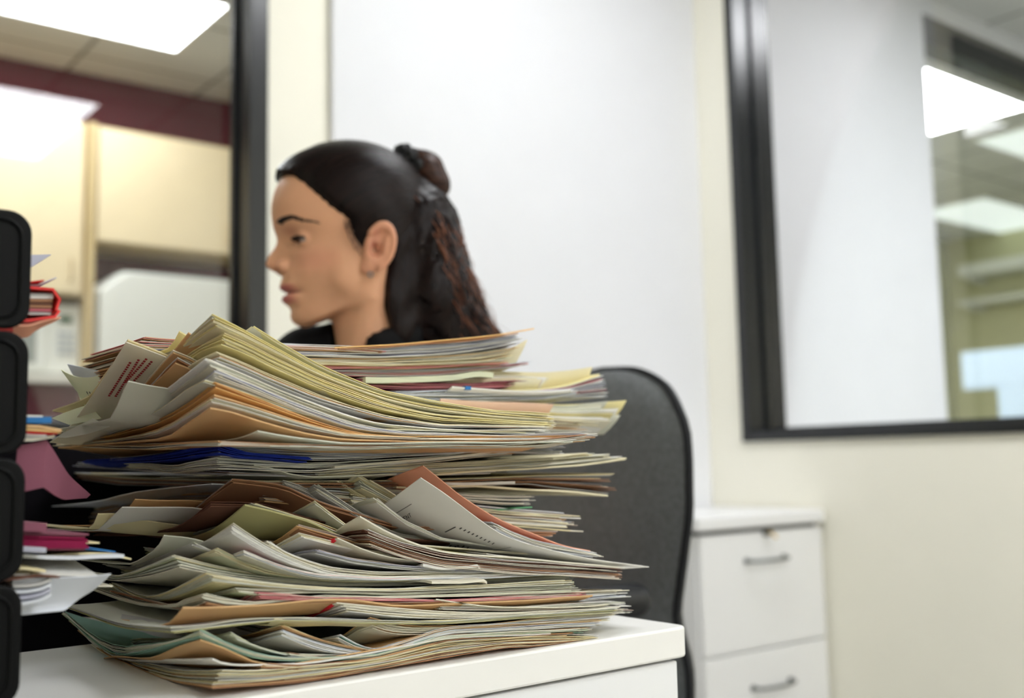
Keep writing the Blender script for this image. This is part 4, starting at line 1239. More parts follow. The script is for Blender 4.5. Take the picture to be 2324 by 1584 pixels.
bo, bs = s_blue
xy, zz = bs.pt([0.014, 0.020], [0, 0])
obj('blue_tab', MB().box(xy[0][0] - bs.P0[0], xy[1][0] - bs.P0[0], -0.0012, 0.004, zz[0] - bs.P0[2] - 0.0016, zz[0] - bs.P0[2] + 0.0016), M_bluetab, bo)

finish_stuff()


# ------------------------------------------------------------------ papers in the trays and loose curled sheets
def grid_obj(name, P, th, m, parent=None, loc=None):
    """P: (nu, nv, 3) array of points -> thin solid sheet"""
    P = np.asarray(P, float)
    nu, nv = P.shape[:2]
    loc = P[0, 0].copy() if loc is None else loc
    du = np.gradient(P, axis=0)
    dv = np.gradient(P, axis=1)
    n = np.cross(du, dv)
    n /= np.linalg.norm(n, axis=2, keepdims=True) + 1e-12
    A = (P + n * th / 2 - loc).reshape(-1, 3)
    B = (P - n * th / 2 - loc).reshape(-1, 3)
    N = nu * nv
    fs = []
    for i in range(nu - 1):
        for j in range(nv - 1):
            a, b, c, d = i * nv + j, (i + 1) * nv + j, (i + 1) * nv + j + 1, i * nv + j + 1
            fs += [(a, b, c, d), (N + a, N + d, N + c, N + b)]
    rim = [(i, 0) for i in range(nu)] + [(nu - 1, j) for j in range(1, nv)] + [(i, nv - 1) for i in range(nu - 2, -1, -1)] + [(0, j) for j in range(nv - 2, 0, -1)]
    rim = [i * nv + j for i, j in rim]
    for k in range(len(rim)):
        a, b = rim[k], rim[(k + 1) % len(rim)]
        fs.append((a, N + a, N + b, b))
    return raw_obj(name, [tuple(p) for p in np.vstack([A, B])], fs, m, tuple(loc), True, parent)


def smoothpl(pts, n):
    pts = np.asarray(pts, float)
    d = np.concatenate([[0], np.cumsum(np.linalg.norm(np.diff(pts, axis=0), axis=1))])
    q = np.linspace(0, d[-1], n)
    return np.column_stack([pchip(d, pts[:, k], q) for k in range(pts.shape[1])])


def patch(cu0, cu1, n_v=10, n_u=16, bulge=None):
    """ruled sheet between two 3-D outlines"""
    A, B = smoothpl(cu0, n_u), smoothpl(cu1, n_u)
    t_ = np.linspace(0, 1, n_v)[None, :, None]
    P = A[:, None, :] * (1 - t_) + B[:, None, :] * t_
    if bulge is not None:
        P = P + (4 * t_ * (1 - t_)) * np.asarray(bulge)[None, None, :]
    return P


def tray_sheet(label, col, pl, y0, y1, th=0.0008, group=None, name='paper_sheet', cat='paper', dz=0.0, back=-0.19):
    """front-edge outline in the photo (left to right) on the plane Y=y0, running back to y1 along the tray"""
    pts = [onY(x, y, y0) for x, y in pl]
    p0 = pts[0].copy()
    pts = [np.array([p0[0] + back, y0, p0[2]])] + pts
    A = np.array(pts)
    B = A + np.array([0, y1 - y0, dz])
    o = grid_obj(name, patch(A, B, 6, 18), th, pmat(col))
    return tag(o, label, cat, group)


Y1 = YT + 0.012
# top tray: red folder and loose sheets
rb = thing('ring_binder', 'red folder stuffed with papers in the topmost tray', 'folder', onY(60, 742, Y1))
lo = np.array(rb.location)
M_redf = mat('red_card', (226, 44, 40), 0.5, noise=0.03, nscale=60)


def loc_pts(pl, y):
    return [onY(x, y_, y) - lo for x, y_ in pl]


yb = Y1 + 0.17
for nm, pl, dzz in (('cover', ((40, 728), (100, 722), (126, 718), (138, 716), (141, 708), (136, 704)), 0.0),
                    ('cover', ((40, 650), (90, 654), (118, 656), (130, 662), (136, 680), (133, 700), (128, 704)), 0.0)):
    A = np.array([onY(x, y, Y1) for x, y in pl])
    A = np.vstack([[A[0][0] - 0.15, Y1, A[0][2]], A])
    o = grid_obj(nm, patch(A, A + np.array([0, 0.15, 0]), 6, 26), 0.0014, M_redf, rb, lo)
    o.location = (0, 0, 0)
for k, (yy, c) in enumerate(((668, 'grey'), (674, 'white'), (681, 'brown'), (688, 'darkbrown'), (695, 'brown'), (703, 'rose'), (711, 'grey'))):
    A = np.array([onY(x, y, Y1 + 0.004) for x, y in ((40, yy), (90, yy + 1), (112, yy + 1), (122 - k, yy + 1))])
    A = np.vstack([[A[0][0] - 0.13, Y1 + 0.004, A[0][2]], A])
    o = grid_obj('page_block', patch(A, A + np.array([0, 0.14, 0]), 4, 8), 0.0015, pmat(c), rb, lo)
    o.location = (0, 0, 0)
# lower flap of the red folder hanging down
A = [onY(x, y, Y1 + 0.001) for x, y in ((30, 738), (62, 738), (100, 728), (138, 720))]
B = [onY(x, y, Y1 + 0.014) for x, y in ((30, 766), (62, 764), (76, 752), (128, 726))]
o = grid_obj('hanging_flap', patch(A, B, 5, 12), 0.001, pmat('salmon'), rb, lo)
o.location = (0, 0, 0)
tray_sheet('red sheet lying on top of the red folder', 'red', ((40, 642), (80, 640), (100, 636)), Y1 + 0.01, Y1 + 0.15)
tray_sheet('pale pink sheet tip on top of the red folder', 'lavender', ((60, 648), (92, 646), (112, 638), (128, 630)), Y1 + 0.014, Y1 + 0.12)
A = [onY(x, y, Y1 + 0.05) for x, y in ((40, 612), (68, 606), (74, 604))]
B = [onY(x, y, Y1 + 0.055) for x, y in ((40, 580), (80, 579), (116, 578))]
tag(grid_obj('paper_sheet', patch(A, B, 5, 8), 0.0008, pmat('lavender')), 'white sheet corner standing up in the topmost tray', 'paper')
# second tray
tray_sheet('bright blue sheet edge in the second tray', 'skyblue', ((40, 952), (80, 954), (100, 955), (117, 953)), Y1 + 0.004, Y1 + 0.17, 0.0035)
tray_sheet('cream sheet over the bright blue one in the second tray', 'cream', ((40, 944), (75, 946), (97, 946)), Y1 + 0.006, Y1 + 0.17, 0.0016)
for k, (pl, c) in enumerate(((((40, 966), (90, 968), (120, 972), (140, 977)), 'tan'), (((40, 973), (90, 976), (115, 979), (138, 980)), 'orange'), (((40, 978), (80, 982), (110, 985), (130, 983)), 'red'),
                             (((40, 984), (80, 986), (104, 988)), 'white'), (((40, 990), (80, 992), (108, 990)), 'grey'), (((40, 996), (70, 998), (100, 997), (124, 990)), 'cream'))):
    tray_sheet(colname(c) + ' sheet beneath the bright blue one in the second tray', c, pl, Y1 + 0.002 + 0.001 * k, Y1 + 0.17, 0.0016)
# pink sheet drooping out of the second tray
A = [onY(x, y, Y1 + 0.012) for x, y in ((40, 1012), (60, 1008), (85, 1003), (104, 998))]
B = [onY(x, y, Y1 + 0.016) for x, y in ((30, 1118), (62, 1114), (80, 1110), (98, 1106))]
C = [onY(104, 998, Y1 + 0.012), onY(122, 1024, Y1 + 0.03), onY(140, 1054, Y1 + 0.05), onY(156, 1078, Y1 + 0.07), onY(205, 1122, Y1 + 0.10)]
D = [onY(98, 1106, Y1 + 0.016), onY(112, 1116, Y1 + 0.03), onY(130, 1128, Y1 + 0.05), onY(150, 1134, Y1 + 0.07), onY(196, 1130, Y1 + 0.10)]
P1 = patch(A, B, 10, 10)
P2 = patch(C, D, 10, 14)
tag(grid_obj('paper_sheet', np.concatenate([P1, P2[1:]], axis=0), 0.0007, pmat('mauve')), 'pink sheet drooping out of the second tray towards the pile', 'paper')
# third tray
tray_sheet('mauve rolled sheet edge above the magenta papers', 'mauve', ((40, 1196), (80, 1196), (106, 1197)), Y1 + 0.01, Y1 + 0.16, 0.005)
for k in range(9):
    yy = 1209 + k * 4.6
    tray_sheet('magenta sheet in the stack jutting from the third tray', rng.choice(['magenta', 'magenta', 'mauve']), ((40, yy - 2), (100, yy + 1), (160, yy + 3 - k * 0.3), (198 + rng.uniform(-6, 6), yy + 4 - k * 0.4)), Y1 + 0.016 + rng.uniform(0, 0.003), Y1 + 0.17, 0.0011, 'magenta sheets jutting from the third tray')
tray_sheet('yellow slip tip beyond the magenta papers', 'straw', ((60, 1226), (150, 1230), (200, 1233), (226, 1232)), Y1 + 0.026, Y1 + 0.14, 0.001)
tray_sheet('short grey-white sheet below the magenta papers', 'lavender', ((40, 1246), (80, 1248), (105, 1249)), Y1 + 0.008, Y1 + 0.16, 0.003)
tray_sheet('cool white sheet reaching to a thin tip under the magenta papers', 'bluewhite', ((40, 1262), (100, 1265), (200, 1265), (270, 1260), (282, 1262)), Y1 + 0.02, Y1 + 0.15, 0.0022)
tray_sheet('straw slip tip beside the thin cool white tip', 'straw', ((150, 1258), (240, 1256), (275, 1262), (298, 1269)), Y1 + 0.03, Y1 + 0.11, 0.0010)
tray_sheet('blue-edged slip between magenta papers and cool white sheet', 'skyblue', ((120, 1244), (200, 1246), (240, 1250), (262, 1252)), Y1 + 0.034, Y1 + 0.12, 0.0008)
# white sheets fanned between the third and the lowest tray
A = [onY(x, y, Y1 + 0.09) for x, y in ((30, 1268), (90, 1266), (130, 1268), (160, 1268))]
B = [onY(x, y, Y1 + 0.012) for x, y in ((30, 1304), (120, 1304), (180, 1306), (224, 1308))]
tag(grid_obj('paper_sheet', patch(A, B, 8, 10), 0.0012, pmat('white')), 'bright white sheet lying over the lowest tray', 'paper')
tray_sheet('yellow sheet edge under the bright white one', 'straw', ((40, 1290), (80, 1292), (104, 1296)), Y1 + 0.006, Y1 + 0.1, 0.0014)
tray_sheet('dark card tucked between the white sheets of lowest tray', 'darkbrown', ((60, 1312), (95, 1305), (112, 1302), (136, 1310)), Y1 + 0.004, Y1 + 0.1, 0.001)
A = [onY(x, y, Y1 + 0.008) for x, y in ((30, 1313), (60, 1312), (140, 1310), (200, 1308), (252, 1302))]
B = [onY(x, y, Y1 + 0.020) for x, y in ((30, 1394), (55, 1395), (100, 1390), (140, 1386), (180, 1352))]
tag(grid_obj('paper_sheet', patch(A, B, 10, 18, (0, 0.006, -0.004)), 0.0007, pmat('bluewhite')), 'large cool white sheet drooping out of the lowest tray', 'paper')
for k in range(4):
    A = [onY(x, y, Y1 + 0.004) for x, y in ((30, 1330 + k * 14), (60, 1330 + k * 13), (90, 1326 + k * 12), (116, 1316 + k * 11))]
    B = [p + np.array([0, 0.05, 0.004]) for p in A]
    tag(grid_obj('paper_sheet', patch(A, B, 4, 10), 0.0016, pmat(['grey', 'bluewhite', 'lavender', 'bluewhite'][k])), colname(['grey', 'cool white', 'lavender', 'cool white'][k]) + ' curled sheet in the front of the lowest tray', 'paper', 'curled sheets in the lowest tray')
tray_sheet('cream slip tip under the large drooping sheet', 'cream', ((150, 1336), (200, 1332), (225, 1328), (256, 1330)), Y1 + 0.05, Y1 + 0.12, 0.001)
# loose sheets at the left of the big curl
yl = YP + 0.24
A = [onY(139, 839, yl), onY(160, 868, yl), onY(180, 898, yl), onY(197, 925, yl - 0.02)]
B = [onY(226, 851, yl - 0.02), onY(230, 880, yl - 0.02), onY(240, 912, yl - 0.02), onY(256, 940, yl - 0.03)]
gp = patch(A, B, 10, 10, (0, 0, -0.004))
gsht = grid_obj('paper_sheet', gp, 0.0007, pmat('palegreen'))
tag(gsht, 'pale green printed sheet with corner flicked up at the left', 'paper')
seg = MB()
for i in range(5):
    for j in range(7):
        p = gp[3 + (i + 0)][4 + (j % 6)] if False else None
        a, b = 0.26 + i * 0.105, 0.52 + 0.055 * j
        f = lambda u, v: (A[0] * 0, )[0]
Q = lambda u, v: np.array([pchip(np.linspace(0, 1, 10), np.array([pchip(np.linspace(0, 1, 10), gp[ii, :, k], [v])[0] for ii in range(10)]), [u])[0] for k in range(3)])
seg = MB()
lo2 = np.array(gsht.location)
for i in range(5):
    for j in range(7):
        u, v = 0.30 + j * 0.075, 0.48 + i * 0.095
        c4 = [Q(u, v), Q(u + 0.055, v), Q(u + 0.055, v + 0.03), Q(u, v + 0.03)]
        seg.add([p - lo2 - (p - CAM) * 0.0012 for p in c4], [(0, 1, 2, 3)])
obj('lettering', seg, M_ink, gsht)['kind'] = 'stuff'
A = [onY(153, 826, yl + 0.03), onY(166, 850, yl + 0.03), onY(190, 870, yl + 0.02)]
B = [onY(226, 842, yl - 0.02), onY(228, 856, yl - 0.02), onY(236, 872, yl - 0.03)]
tag(grid_obj('paper_sheet', patch(A, B, 8, 8), 0.0007, pmat('bluewhite')), 'pale blue-white sheet corner behind the flicked-up green sheet', 'paper')
A = [onY(117, 949, yl - 0.01), onY(160, 932, yl - 0.02), onY(204, 918, yl - 0.03)]
B = [onY(158, 964, yl - 0.02), onY(190, 958, yl - 0.03), onY(230, 950, yl - 0.05)]
tag(grid_obj('paper_sheet', patch(A, B, 6, 8), 0.0007, pmat('palegreen')), 'pale green sheet tip pointing left below the flicked-up sheet', 'paper')
A = [onY(128, 992, yl - 0.02), onY(165, 972, yl - 0.04), onY(210, 950, yl - 0.06)]
B = [onY(150, 994, yl - 0.03), onY(200, 984, yl - 0.05), onY(250, 968, yl - 0.07)]
tag(grid_obj('paper_sheet', patch(A, B, 6, 8), 0.0007, pmat('greygreen')), 'grey-green sheet end spreading left under the red printed sheet', 'paper')

# ------------------------------------------------------------------ office chair
CH = np.array([-0.998, 0.06, 0.0]); CH /= np.linalg.norm(CH)
CWD = np.array([0.06, 0.998, 0.0]); CWD /= np.linalg.norm(CWD)
near = at_depth(1577, 1100, 1.47)
near[2] = 0
cb = near + CWD * 0.224 - CH * 0.022            # middle of the backrest, on its front plane
ang = math.atan2(CH[1], CH[0])     # local +x = facing direction, local +y = left of the sitter (towards camera)
chair = thing('office_chair', 'grey fabric office chair with rounded high back behind the woman', 'office chair', (cb[0], cb[1], 0), ang)
M_fab = mat('charcoal_fabric', (128, 131, 134), 0.95, spec=0.15, noise=0.16, nscale=140, bump=0.5, bscale=500)
M_pipe = mat('charcoal_piping', (40, 41, 43), 0.8, spec=0.2)
M_rub = mat('black_soft_plastic', (20, 21, 24), 0.42, spec=0.5)


def czz(x, y):
    return on_plane(x, y, near, CH)[2]


hw_tab = [(a_, b_ * 1.093) for a_, b_ in [(0.50, 0.155), (0.58, 0.165), (czz(1531, 1410), 0.150), (czz(1543, 1337), 0.165), (czz(1563, 1244), 0.187), (czz(1577, 1143), 0.204), (czz(1577, 1063), 0.205),
          (czz(1567, 982), 0.199), (czz(1543, 921), 0.176), (czz(1511, 873), 0.145), (czz(1470, 844), 0.100), (czz(1435, 833), 0.060), (czz(1414, 829), 0.0)]]
zs_ = [a for a, b in hw_tab]
ws_ = [b for a, b in hw_tab]
nz, ns = 40, 28
rows = []
zgrid = np.concatenate([np.linspace(zs_[0], zs_[8], 24)[:-1], zs_[8] + (zs_[-1] - zs_[8]) * np.sin(np.linspace(0, math.pi / 2, 17))])
nz = len(zgrid)
vs, fs = [], []
for side in (0, 1):
    for i, z_ in enumerate(zgrid):
        w = max(0.002, float(pchip(zs_, ws_, np.array([z_]))[0]))
        for j in range(ns + 1):
            s_ = math.sin((j / ns - 0.5) * math.pi)
            y_ = s_ * w
            edge = max(abs(s_), 0)
            vq = (z_ - zgrid[0]) / (zgrid[-1] - zgrid[0])
            e2 = (1 - edge ** 4) * min(1, (1 - vq) / 0.12) ** 0.5 * min(1, vq / 0.1 + 0.2) ** 0.5
            wrap = 0.022 * (y_ / 0.224) ** 2
            lean = -0.012 * math.cos(vq * 5.0)
            x_ = wrap + lean + (0.022 * e2 if side == 0 else -0.032 * e2 - 0.004)
            vs.append((x_, y_, z_))
M1 = nz * (ns + 1)
for side in (0, 1):
    for i in range(nz - 1):
        for j in range(ns):
            a = side * M1 + i * (ns + 1) + j
            q = (a, a + 1, a + ns + 2, a + ns + 1)
            fs.append(q if side else q[::-1])
for i in range(nz - 1):
    for j in (0, ns):
        a = i * (ns + 1) + j
        fs.append((a, a + ns + 1, M1 + a + ns + 1, M1 + a))
for i in (0, nz - 1):
    for j in range(ns):
        a = i * (ns + 1) + j
        fs.append((a, a + 1, M1 + a + 1, M1 + a))
obj('backrest', (vs, fs), M_fab, chair, smooth=True)
rim = [vs[i * (ns + 1)] for i in range(nz)] + [vs[i * (ns + 1) + ns] for i in range(nz - 1, -1, -1)]
obj('piping', MB().tube([(p[0] - 0.001, p[1], p[2]) for p in rim], 0.0055, 8), M_pipe, chair, smooth=True)
# back shell
vs2 = []
for i, z_ in enumerate(zgrid):
    w = max(0.002, float(pchip(zs_, ws_, np.array([z_]))[0])) * 0.985
    vq = (z_ - zgrid[0]) / (zgrid[-1] - zgrid[0])
    for j in range(ns + 1):
        s_ = math.sin((j / ns - 0.5) * math.pi)
        e2 = (1 - abs(s_) ** 6) * min(1, (1 - vq) / 0.06) ** 0.5
        vs2.append((0.022 * (s_ * w / 0.224) ** 2 - 0.012 * math.cos(vq * 5.0) - 0.009 - 0.036 * e2, s_ * w, z_))
fs2 = [(i * (ns + 1) + j, i * (ns + 1) + j + 1, (i + 1) * (ns + 1) + j + 1, (i + 1) * (ns + 1) + j) for i in range(nz - 1) for j in range(ns)]
sh = obj('back_shell', (vs2, fs2), M_rub, chair, smooth=True)
sd = sh.modifiers.new('thickness', 'SOLIDIFY'); sd.thickness = 0.004; sd.offset = 0
# seat
sv = MB()
outl = rrect(0.46, 0.47, 0.10, 8)
lv = [(0.40, 0.86), (0.405, 0.95), (0.43, 1.0), (0.458, 0.98), (0.468, 0.92), (0.472, 0.6), (0.470, 0.0)]
vs, fs = [], []
for zz_, sc in lv:
    for p in outl:
        vs.append((0.26 + p[0] * sc, p[1] * sc, zz_ - 0.012 * (1 - (p[0] / 0.23) ** 2) * (1 if sc < 0.95 and zz_ > 0.45 else 0)))
n_ = len(outl)
for i in range(len(lv) - 1):
    for j in range(n_):
        fs.append((i * n_ + j, i * n_ + (j + 1) % n_, (i + 1) * n_ + (j + 1) % n_, (i + 1) * n_ + j))
fs.append(tuple(range(n_ - 1, -1, -1)))
obj('seat', (vs, fs), M_fab, chair, smooth=True)
obj('seat_pan', MB().box(0.06, 0.44, -0.19, 0.19, 0.375, 0.40), M_rub, chair, bevel=0.01)
obj('back_stem', MB().tube([(0.10, 0, 0.385), (-0.05, 0, 0.385), (-0.085, 0, 0.43), (-0.075, 0, 0.62)], 0.018, 10), M_rub, chair, smooth=True)
obj('gas_lift', MB().tube([(0.26, 0, 0.10), (0.26, 0, 0.375)], 0.026, 14), M_steel, chair, smooth=True)
za = on_plane(1400, 1322, np.array([0, 1.06, 0.0]), np.array([0, 1.0, 0]))
arm_end = onY(1468, 1358, 1.045)
zt = onY(1420, 1324, 1.045)[2]
zlow = onY(1440, 1402, 1.045)[2]
al = np.array([arm_end[0] - cb[0], arm_end[1] - cb[1], 0])
a_x, a_y = al @ CH, al @ np.array([-CH[1], CH[0], 0])
for sg, nm in ((1, 'armrest'), (-1, 'armrest')):
    prof = []
    zc0, r0 = (zt + zlow) / 2, (zt - zlow) / 2
    pts_, rr = [], []
    for k in range(9):
        an = k / 8 * math.pi / 2
        pts_.append((a_x + r0 * 1.0 * (1 - math.sin(an)), sg * a_y, zc0)); rr.append(0)
    ln = 0.15
    P_, Rr = [], []
    for k in range(8):
        an = k / 7 * math.pi / 2
        P_.append((a_x + r0 * (1 - math.cos(math.pi / 2 - an)) if False else a_x + r0 * (1 - math.sin(an)), sg * a_y, zc0))
    P_, Rr = [], []
    for k in range(8):
        an = k / 7 * math.pi / 2
        P_.append((a_x + r0 * (1 - math.cos(an)), sg * a_y, zc0)); Rr.append(max(0.001, r0 * math.sin(an)))
    P_.append((a_x + ln - r0, sg * a_y, zc0)); Rr.append(r0)
    for k in range(1, 8):
        an = math.pi / 2 + k / 7 * math.pi / 2
        P_.append((a_x + ln - r0 - r0 * math.cos(an), sg * a_y, zc0)); Rr.append(max(0.001, r0 * math.sin(an)))
    o = obj(nm, MB().tube(P_, Rr, 16), M_rub, chair, smooth=True)
    obj('arm_post', MB().tube([(a_x + 0.08, sg * a_y, zlow + 0.004), (a_x + 0.08, sg * a_y, 0.44), (0.20, sg * 0.19, 0.388)], 0.014, 10), M_rub, chair, smooth=True)
for k in range(5):
    an = 2 * math.pi * k / 5 + 0.3
    ca, sa = math.cos(an), math.sin(an)
    leg = obj('leg', MB().tube([(0.26 + 0.02 * ca, 0.02 * sa, 0.115), (0.26 + 0.16 * ca, 0.16 * sa, 0.10), (0.26 + 0.29 * ca, 0.29 * sa, 0.072)], [0.024, 0.02, 0.014], 10), M_rub, chair, smooth=True)
    wx, wy = 0.26 + 0.285 * ca, 0.285 * sa
    obj('caster', MB().tube([(wx - 0.02 * sa, wy + 0.02 * ca, 0.0285), (wx + 0.02 * sa, wy - 0.02 * ca, 0.0285)], 0.028, 16).tube([(wx, wy, 0.03), (wx, wy, 0.08)], 0.007, 8), M_rub, leg)

# added dark panel behind the trays, blocking light and bright gaps
PYB = 1.16
pt_ = onY(120, 985, PYB)
t = thing('dark_backing', 'added black backing panel standing behind the letter trays', 'screen', (-0.4, PYB, 0))
obj('panel', MB().box(-0.9, 0.90, 0.0, 0.03, 0.60, pt_[2]), mat('black_backing_fabric', (16, 14, 18), 0.95, spec=0.1), t, bevel=0.004)
for q in (-0.8, 0.5):
    obj('post', MB().box(q, q + 0.04, 0.0, 0.03, 0.0, 0.60), M_rub, t)
    obj('foot', MB().box(q - 0.01, q + 0.05, -0.12, 0.15, 0.0, 0.02), M_rub, t)

# ------------------------------------------------------------------ the seated woman
def sstep(a, b, x):
    t_ = np.clip((x - a) / (b - a), 0, 1)
    return t_ * t_ * (3 - 2 * t_)


def smin(a, b, k):
    h = np.clip(0.5 + 0.5 * (b - a) / k, 0, 1)
    return b * (1 - h) + a * h - k * h * (1 - h)


def smax(a, b, k):
    return -smin(-a, -b, k)


def ell(X, Y, Z, c, r):
    x, y, z_ = (X - c[0]) / r[0], (Y - c[1]) / r[1], (Z - c[2]) / r[2]
    k0 = np.sqrt(x * x + y * y + z_ * z_) + 1e-9
    k1 = np.sqrt((x / r[0]) ** 2 + (y / r[1]) ** 2 + (z_ / r[2]) ** 2) + 1e-9
    return k0 * (k0 - 1) / k1


def cap(X, Y, Z, a, b, ra, rb):
    a, b = np.asarray(a, float), np.asarray(b, float)
    d = b - a
    t_ = np.clip(((X - a[0]) * d[0] + (Y - a[1]) * d[1] + (Z - a[2]) * d[2]) / (d @ d + 1e-12), 0, 1)
    return np.sqrt((X - a[0] - t_ * d[0]) ** 2 + (Y - a[1] - t_ * d[1]) ** 2 + (Z - a[2] - t_ * d[2]) ** 2) - (ra + (rb - ra) * t_)


def surface_net(f, xs, ys, zs):
    s = f < 0
    nx, ny, nz_ = f.shape
    c = np.zeros((nx - 1, ny - 1, nz_ - 1), np.int8)
    for dx in (0, 1):
        for dy_ in (0, 1):
            for dz in (0, 1):
                c += s[dx:nx - 1 + dx, dy_:ny - 1 + dy_, dz:nz_ - 1 + dz]
    act = (c > 0) & (c < 8)
    I, J, K = np.nonzero(act)
    idx = -np.ones(act.shape, np.int64)
    idx[I, J, K] = np.arange(len(I))
    acc = np.zeros((len(I), 3)); cnt = np.zeros(len(I))
    ax = (xs, ys, zs)
    corners = [(a, b, d) for a in (0, 1) for b in (0, 1) for d in (0, 1)]
    for c0 in corners:
        for axis in range(3):
            if c0[axis]:
                continue
            c1 = list(c0); c1[axis] = 1
            i0 = (I + c0[0], J + c0[1], K + c0[2]); i1 = (I + c1[0], J + c1[1], K + c1[2])
            f0, f1 = f[i0], f[i1]
            m = (f0 < 0) != (f1 < 0)
            t_ = np.where(m, f0 / (f0 - f1 + 1e-20), 0)
            P = np.empty((len(I), 3))
            for q in range(3):
                a0, a1 = ax[q][i0[q]], ax[q][i1[q]]
                P[:, q] = a0 + (a1 - a0) * (t_ if q == axis else 0)
            acc[m] += P[m]; cnt[m] += 1
    V = acc / np.maximum(cnt, 1)[:, None]
    F_ = []
    for axis in range(3):
        o1, o2 = (axis + 1) % 3, (axis + 2) % 3
        sl0 = [slice(None)] * 3; sl1 = [slice(None)] * 3
        sl0[axis] = slice(0, -1); sl1[axis] = slice(1, None)
        a, b = s[tuple(sl0)], s[tuple(sl1)]
        E = np.argwhere(a != b)
        ok = (E[:, o1] > 0) & (E[:, o2] > 0) & (E[:, o1] < f.shape[o1] - 1) & (E[:, o2] < f.shape[o2] - 1)
        E = E[ok]
        q = []
        for d1, d2 in ((-1, -1), (0, -1), (0, 0), (-1, 0)):
            e = E.copy(); e[:, o1] += d1; e[:, o2] += d2
            q.append(idx[e[:, 0], e[:, 1], e[:, 2]])
        q = np.column_stack(q)
        flip = ~a[E[:, 0], E[:, 1], E[:, 2]]
        q[flip] = q[flip][:, ::-1]
        F_.append(q)
    return V, np.vstack(F_)


def np_mesh(name, V, F_, m, parent=None, loc=(0, 0, 0)):
    me = bpy.data.meshes.new(name)
    V = np.asarray(V, float) - np.asarray(loc)
    me.vertices.add(len(V))
    me.vertices.foreach_set('co', V.ravel())
    me.loops.add(F_.size)
    me.polygons.add(len(F_))
    me.polygons.foreach_set('loop_start', np.arange(len(F_)) * 4)
    me.loops.foreach_set('vertex_index', F_.ravel().astype(np.int32))
    me.polygons.foreach_set('use_smooth', np.ones(len(F_), bool))
    me.update(calc_edges=True)
    me.validate()
    me.materials.append(m)
    o = bpy.data.objects.new(name, me)
    o.location = loc
    if parent is not None:
        o.location = np.asarray(loc) - np.array(parent.location)
    return link(o, parent)


# head frame: x forward (face), y to her left (towards the camera), z up; millimetres
HO = at_depth(829, 571, 1.38)
th_ = math.radians(18)
HF = -R_ * math.cos(th_) - H_ * math.sin(th_)
HL = R_ * math.sin(th_) - H_ * math.cos(th_)
MM = 0.001


def to_world(p):
    p = np.asarray(p, float) * MM
    return HO + p[..., 0:1] * HF + p[..., 1:2] * HL + p[..., 2:3] * U_


def gsm(zk, xk):
    zq = np.arange(-130, 131, 0.5)
    return zq, pchip(zk, xk, zq)


_zb, _xb = gsm([-130, -108, -102, -97, -92, -86, -80, -75, -70, -66, -61.5, -58, -54, -50, -44, -36, -30, -15, 0, 10, 18, 30, 50, 72, 94, 115, 130],
               [40, 60, 78, 89, 94.0, 95.5, 94.5, 97, 102, 104.5, 104, 99.5, 104.5, 108, 107.5, 105, 103, 99, 98.5, 100.5, 105, 113, 116, 112.5, 101, 78, 40])
_zb2, _xb2 = gsm([-130, -108, -102, -97, -92, -86, -75, -61.5, -50, -36, -30, -15, 0, 10, 18, 30, 50, 72, 94, 115, 130],
                 [40, 60, 78, 88, 92.5, 94, 95.5, 98, 101.5, 103.5, 102, 99, 98.5, 100.5, 105, 113, 116, 112.5, 101, 78, 40])
_zn, _an = gsm([-130, -36.5, -33, -30, -26, -21, -14, -4, 6, 14, 20, 30, 130], [0, 0, 5, 14, 21.5, 26, 25, 19.5, 13.0, 8.5, 6, 1.5, 0])
_zw, _wn = gsm([-130, -34, -28, -20, -10, 4, 16, 30, 130], [13, 13, 13.5, 11.5, 9.5, 8.5, 9.5, 14, 14])


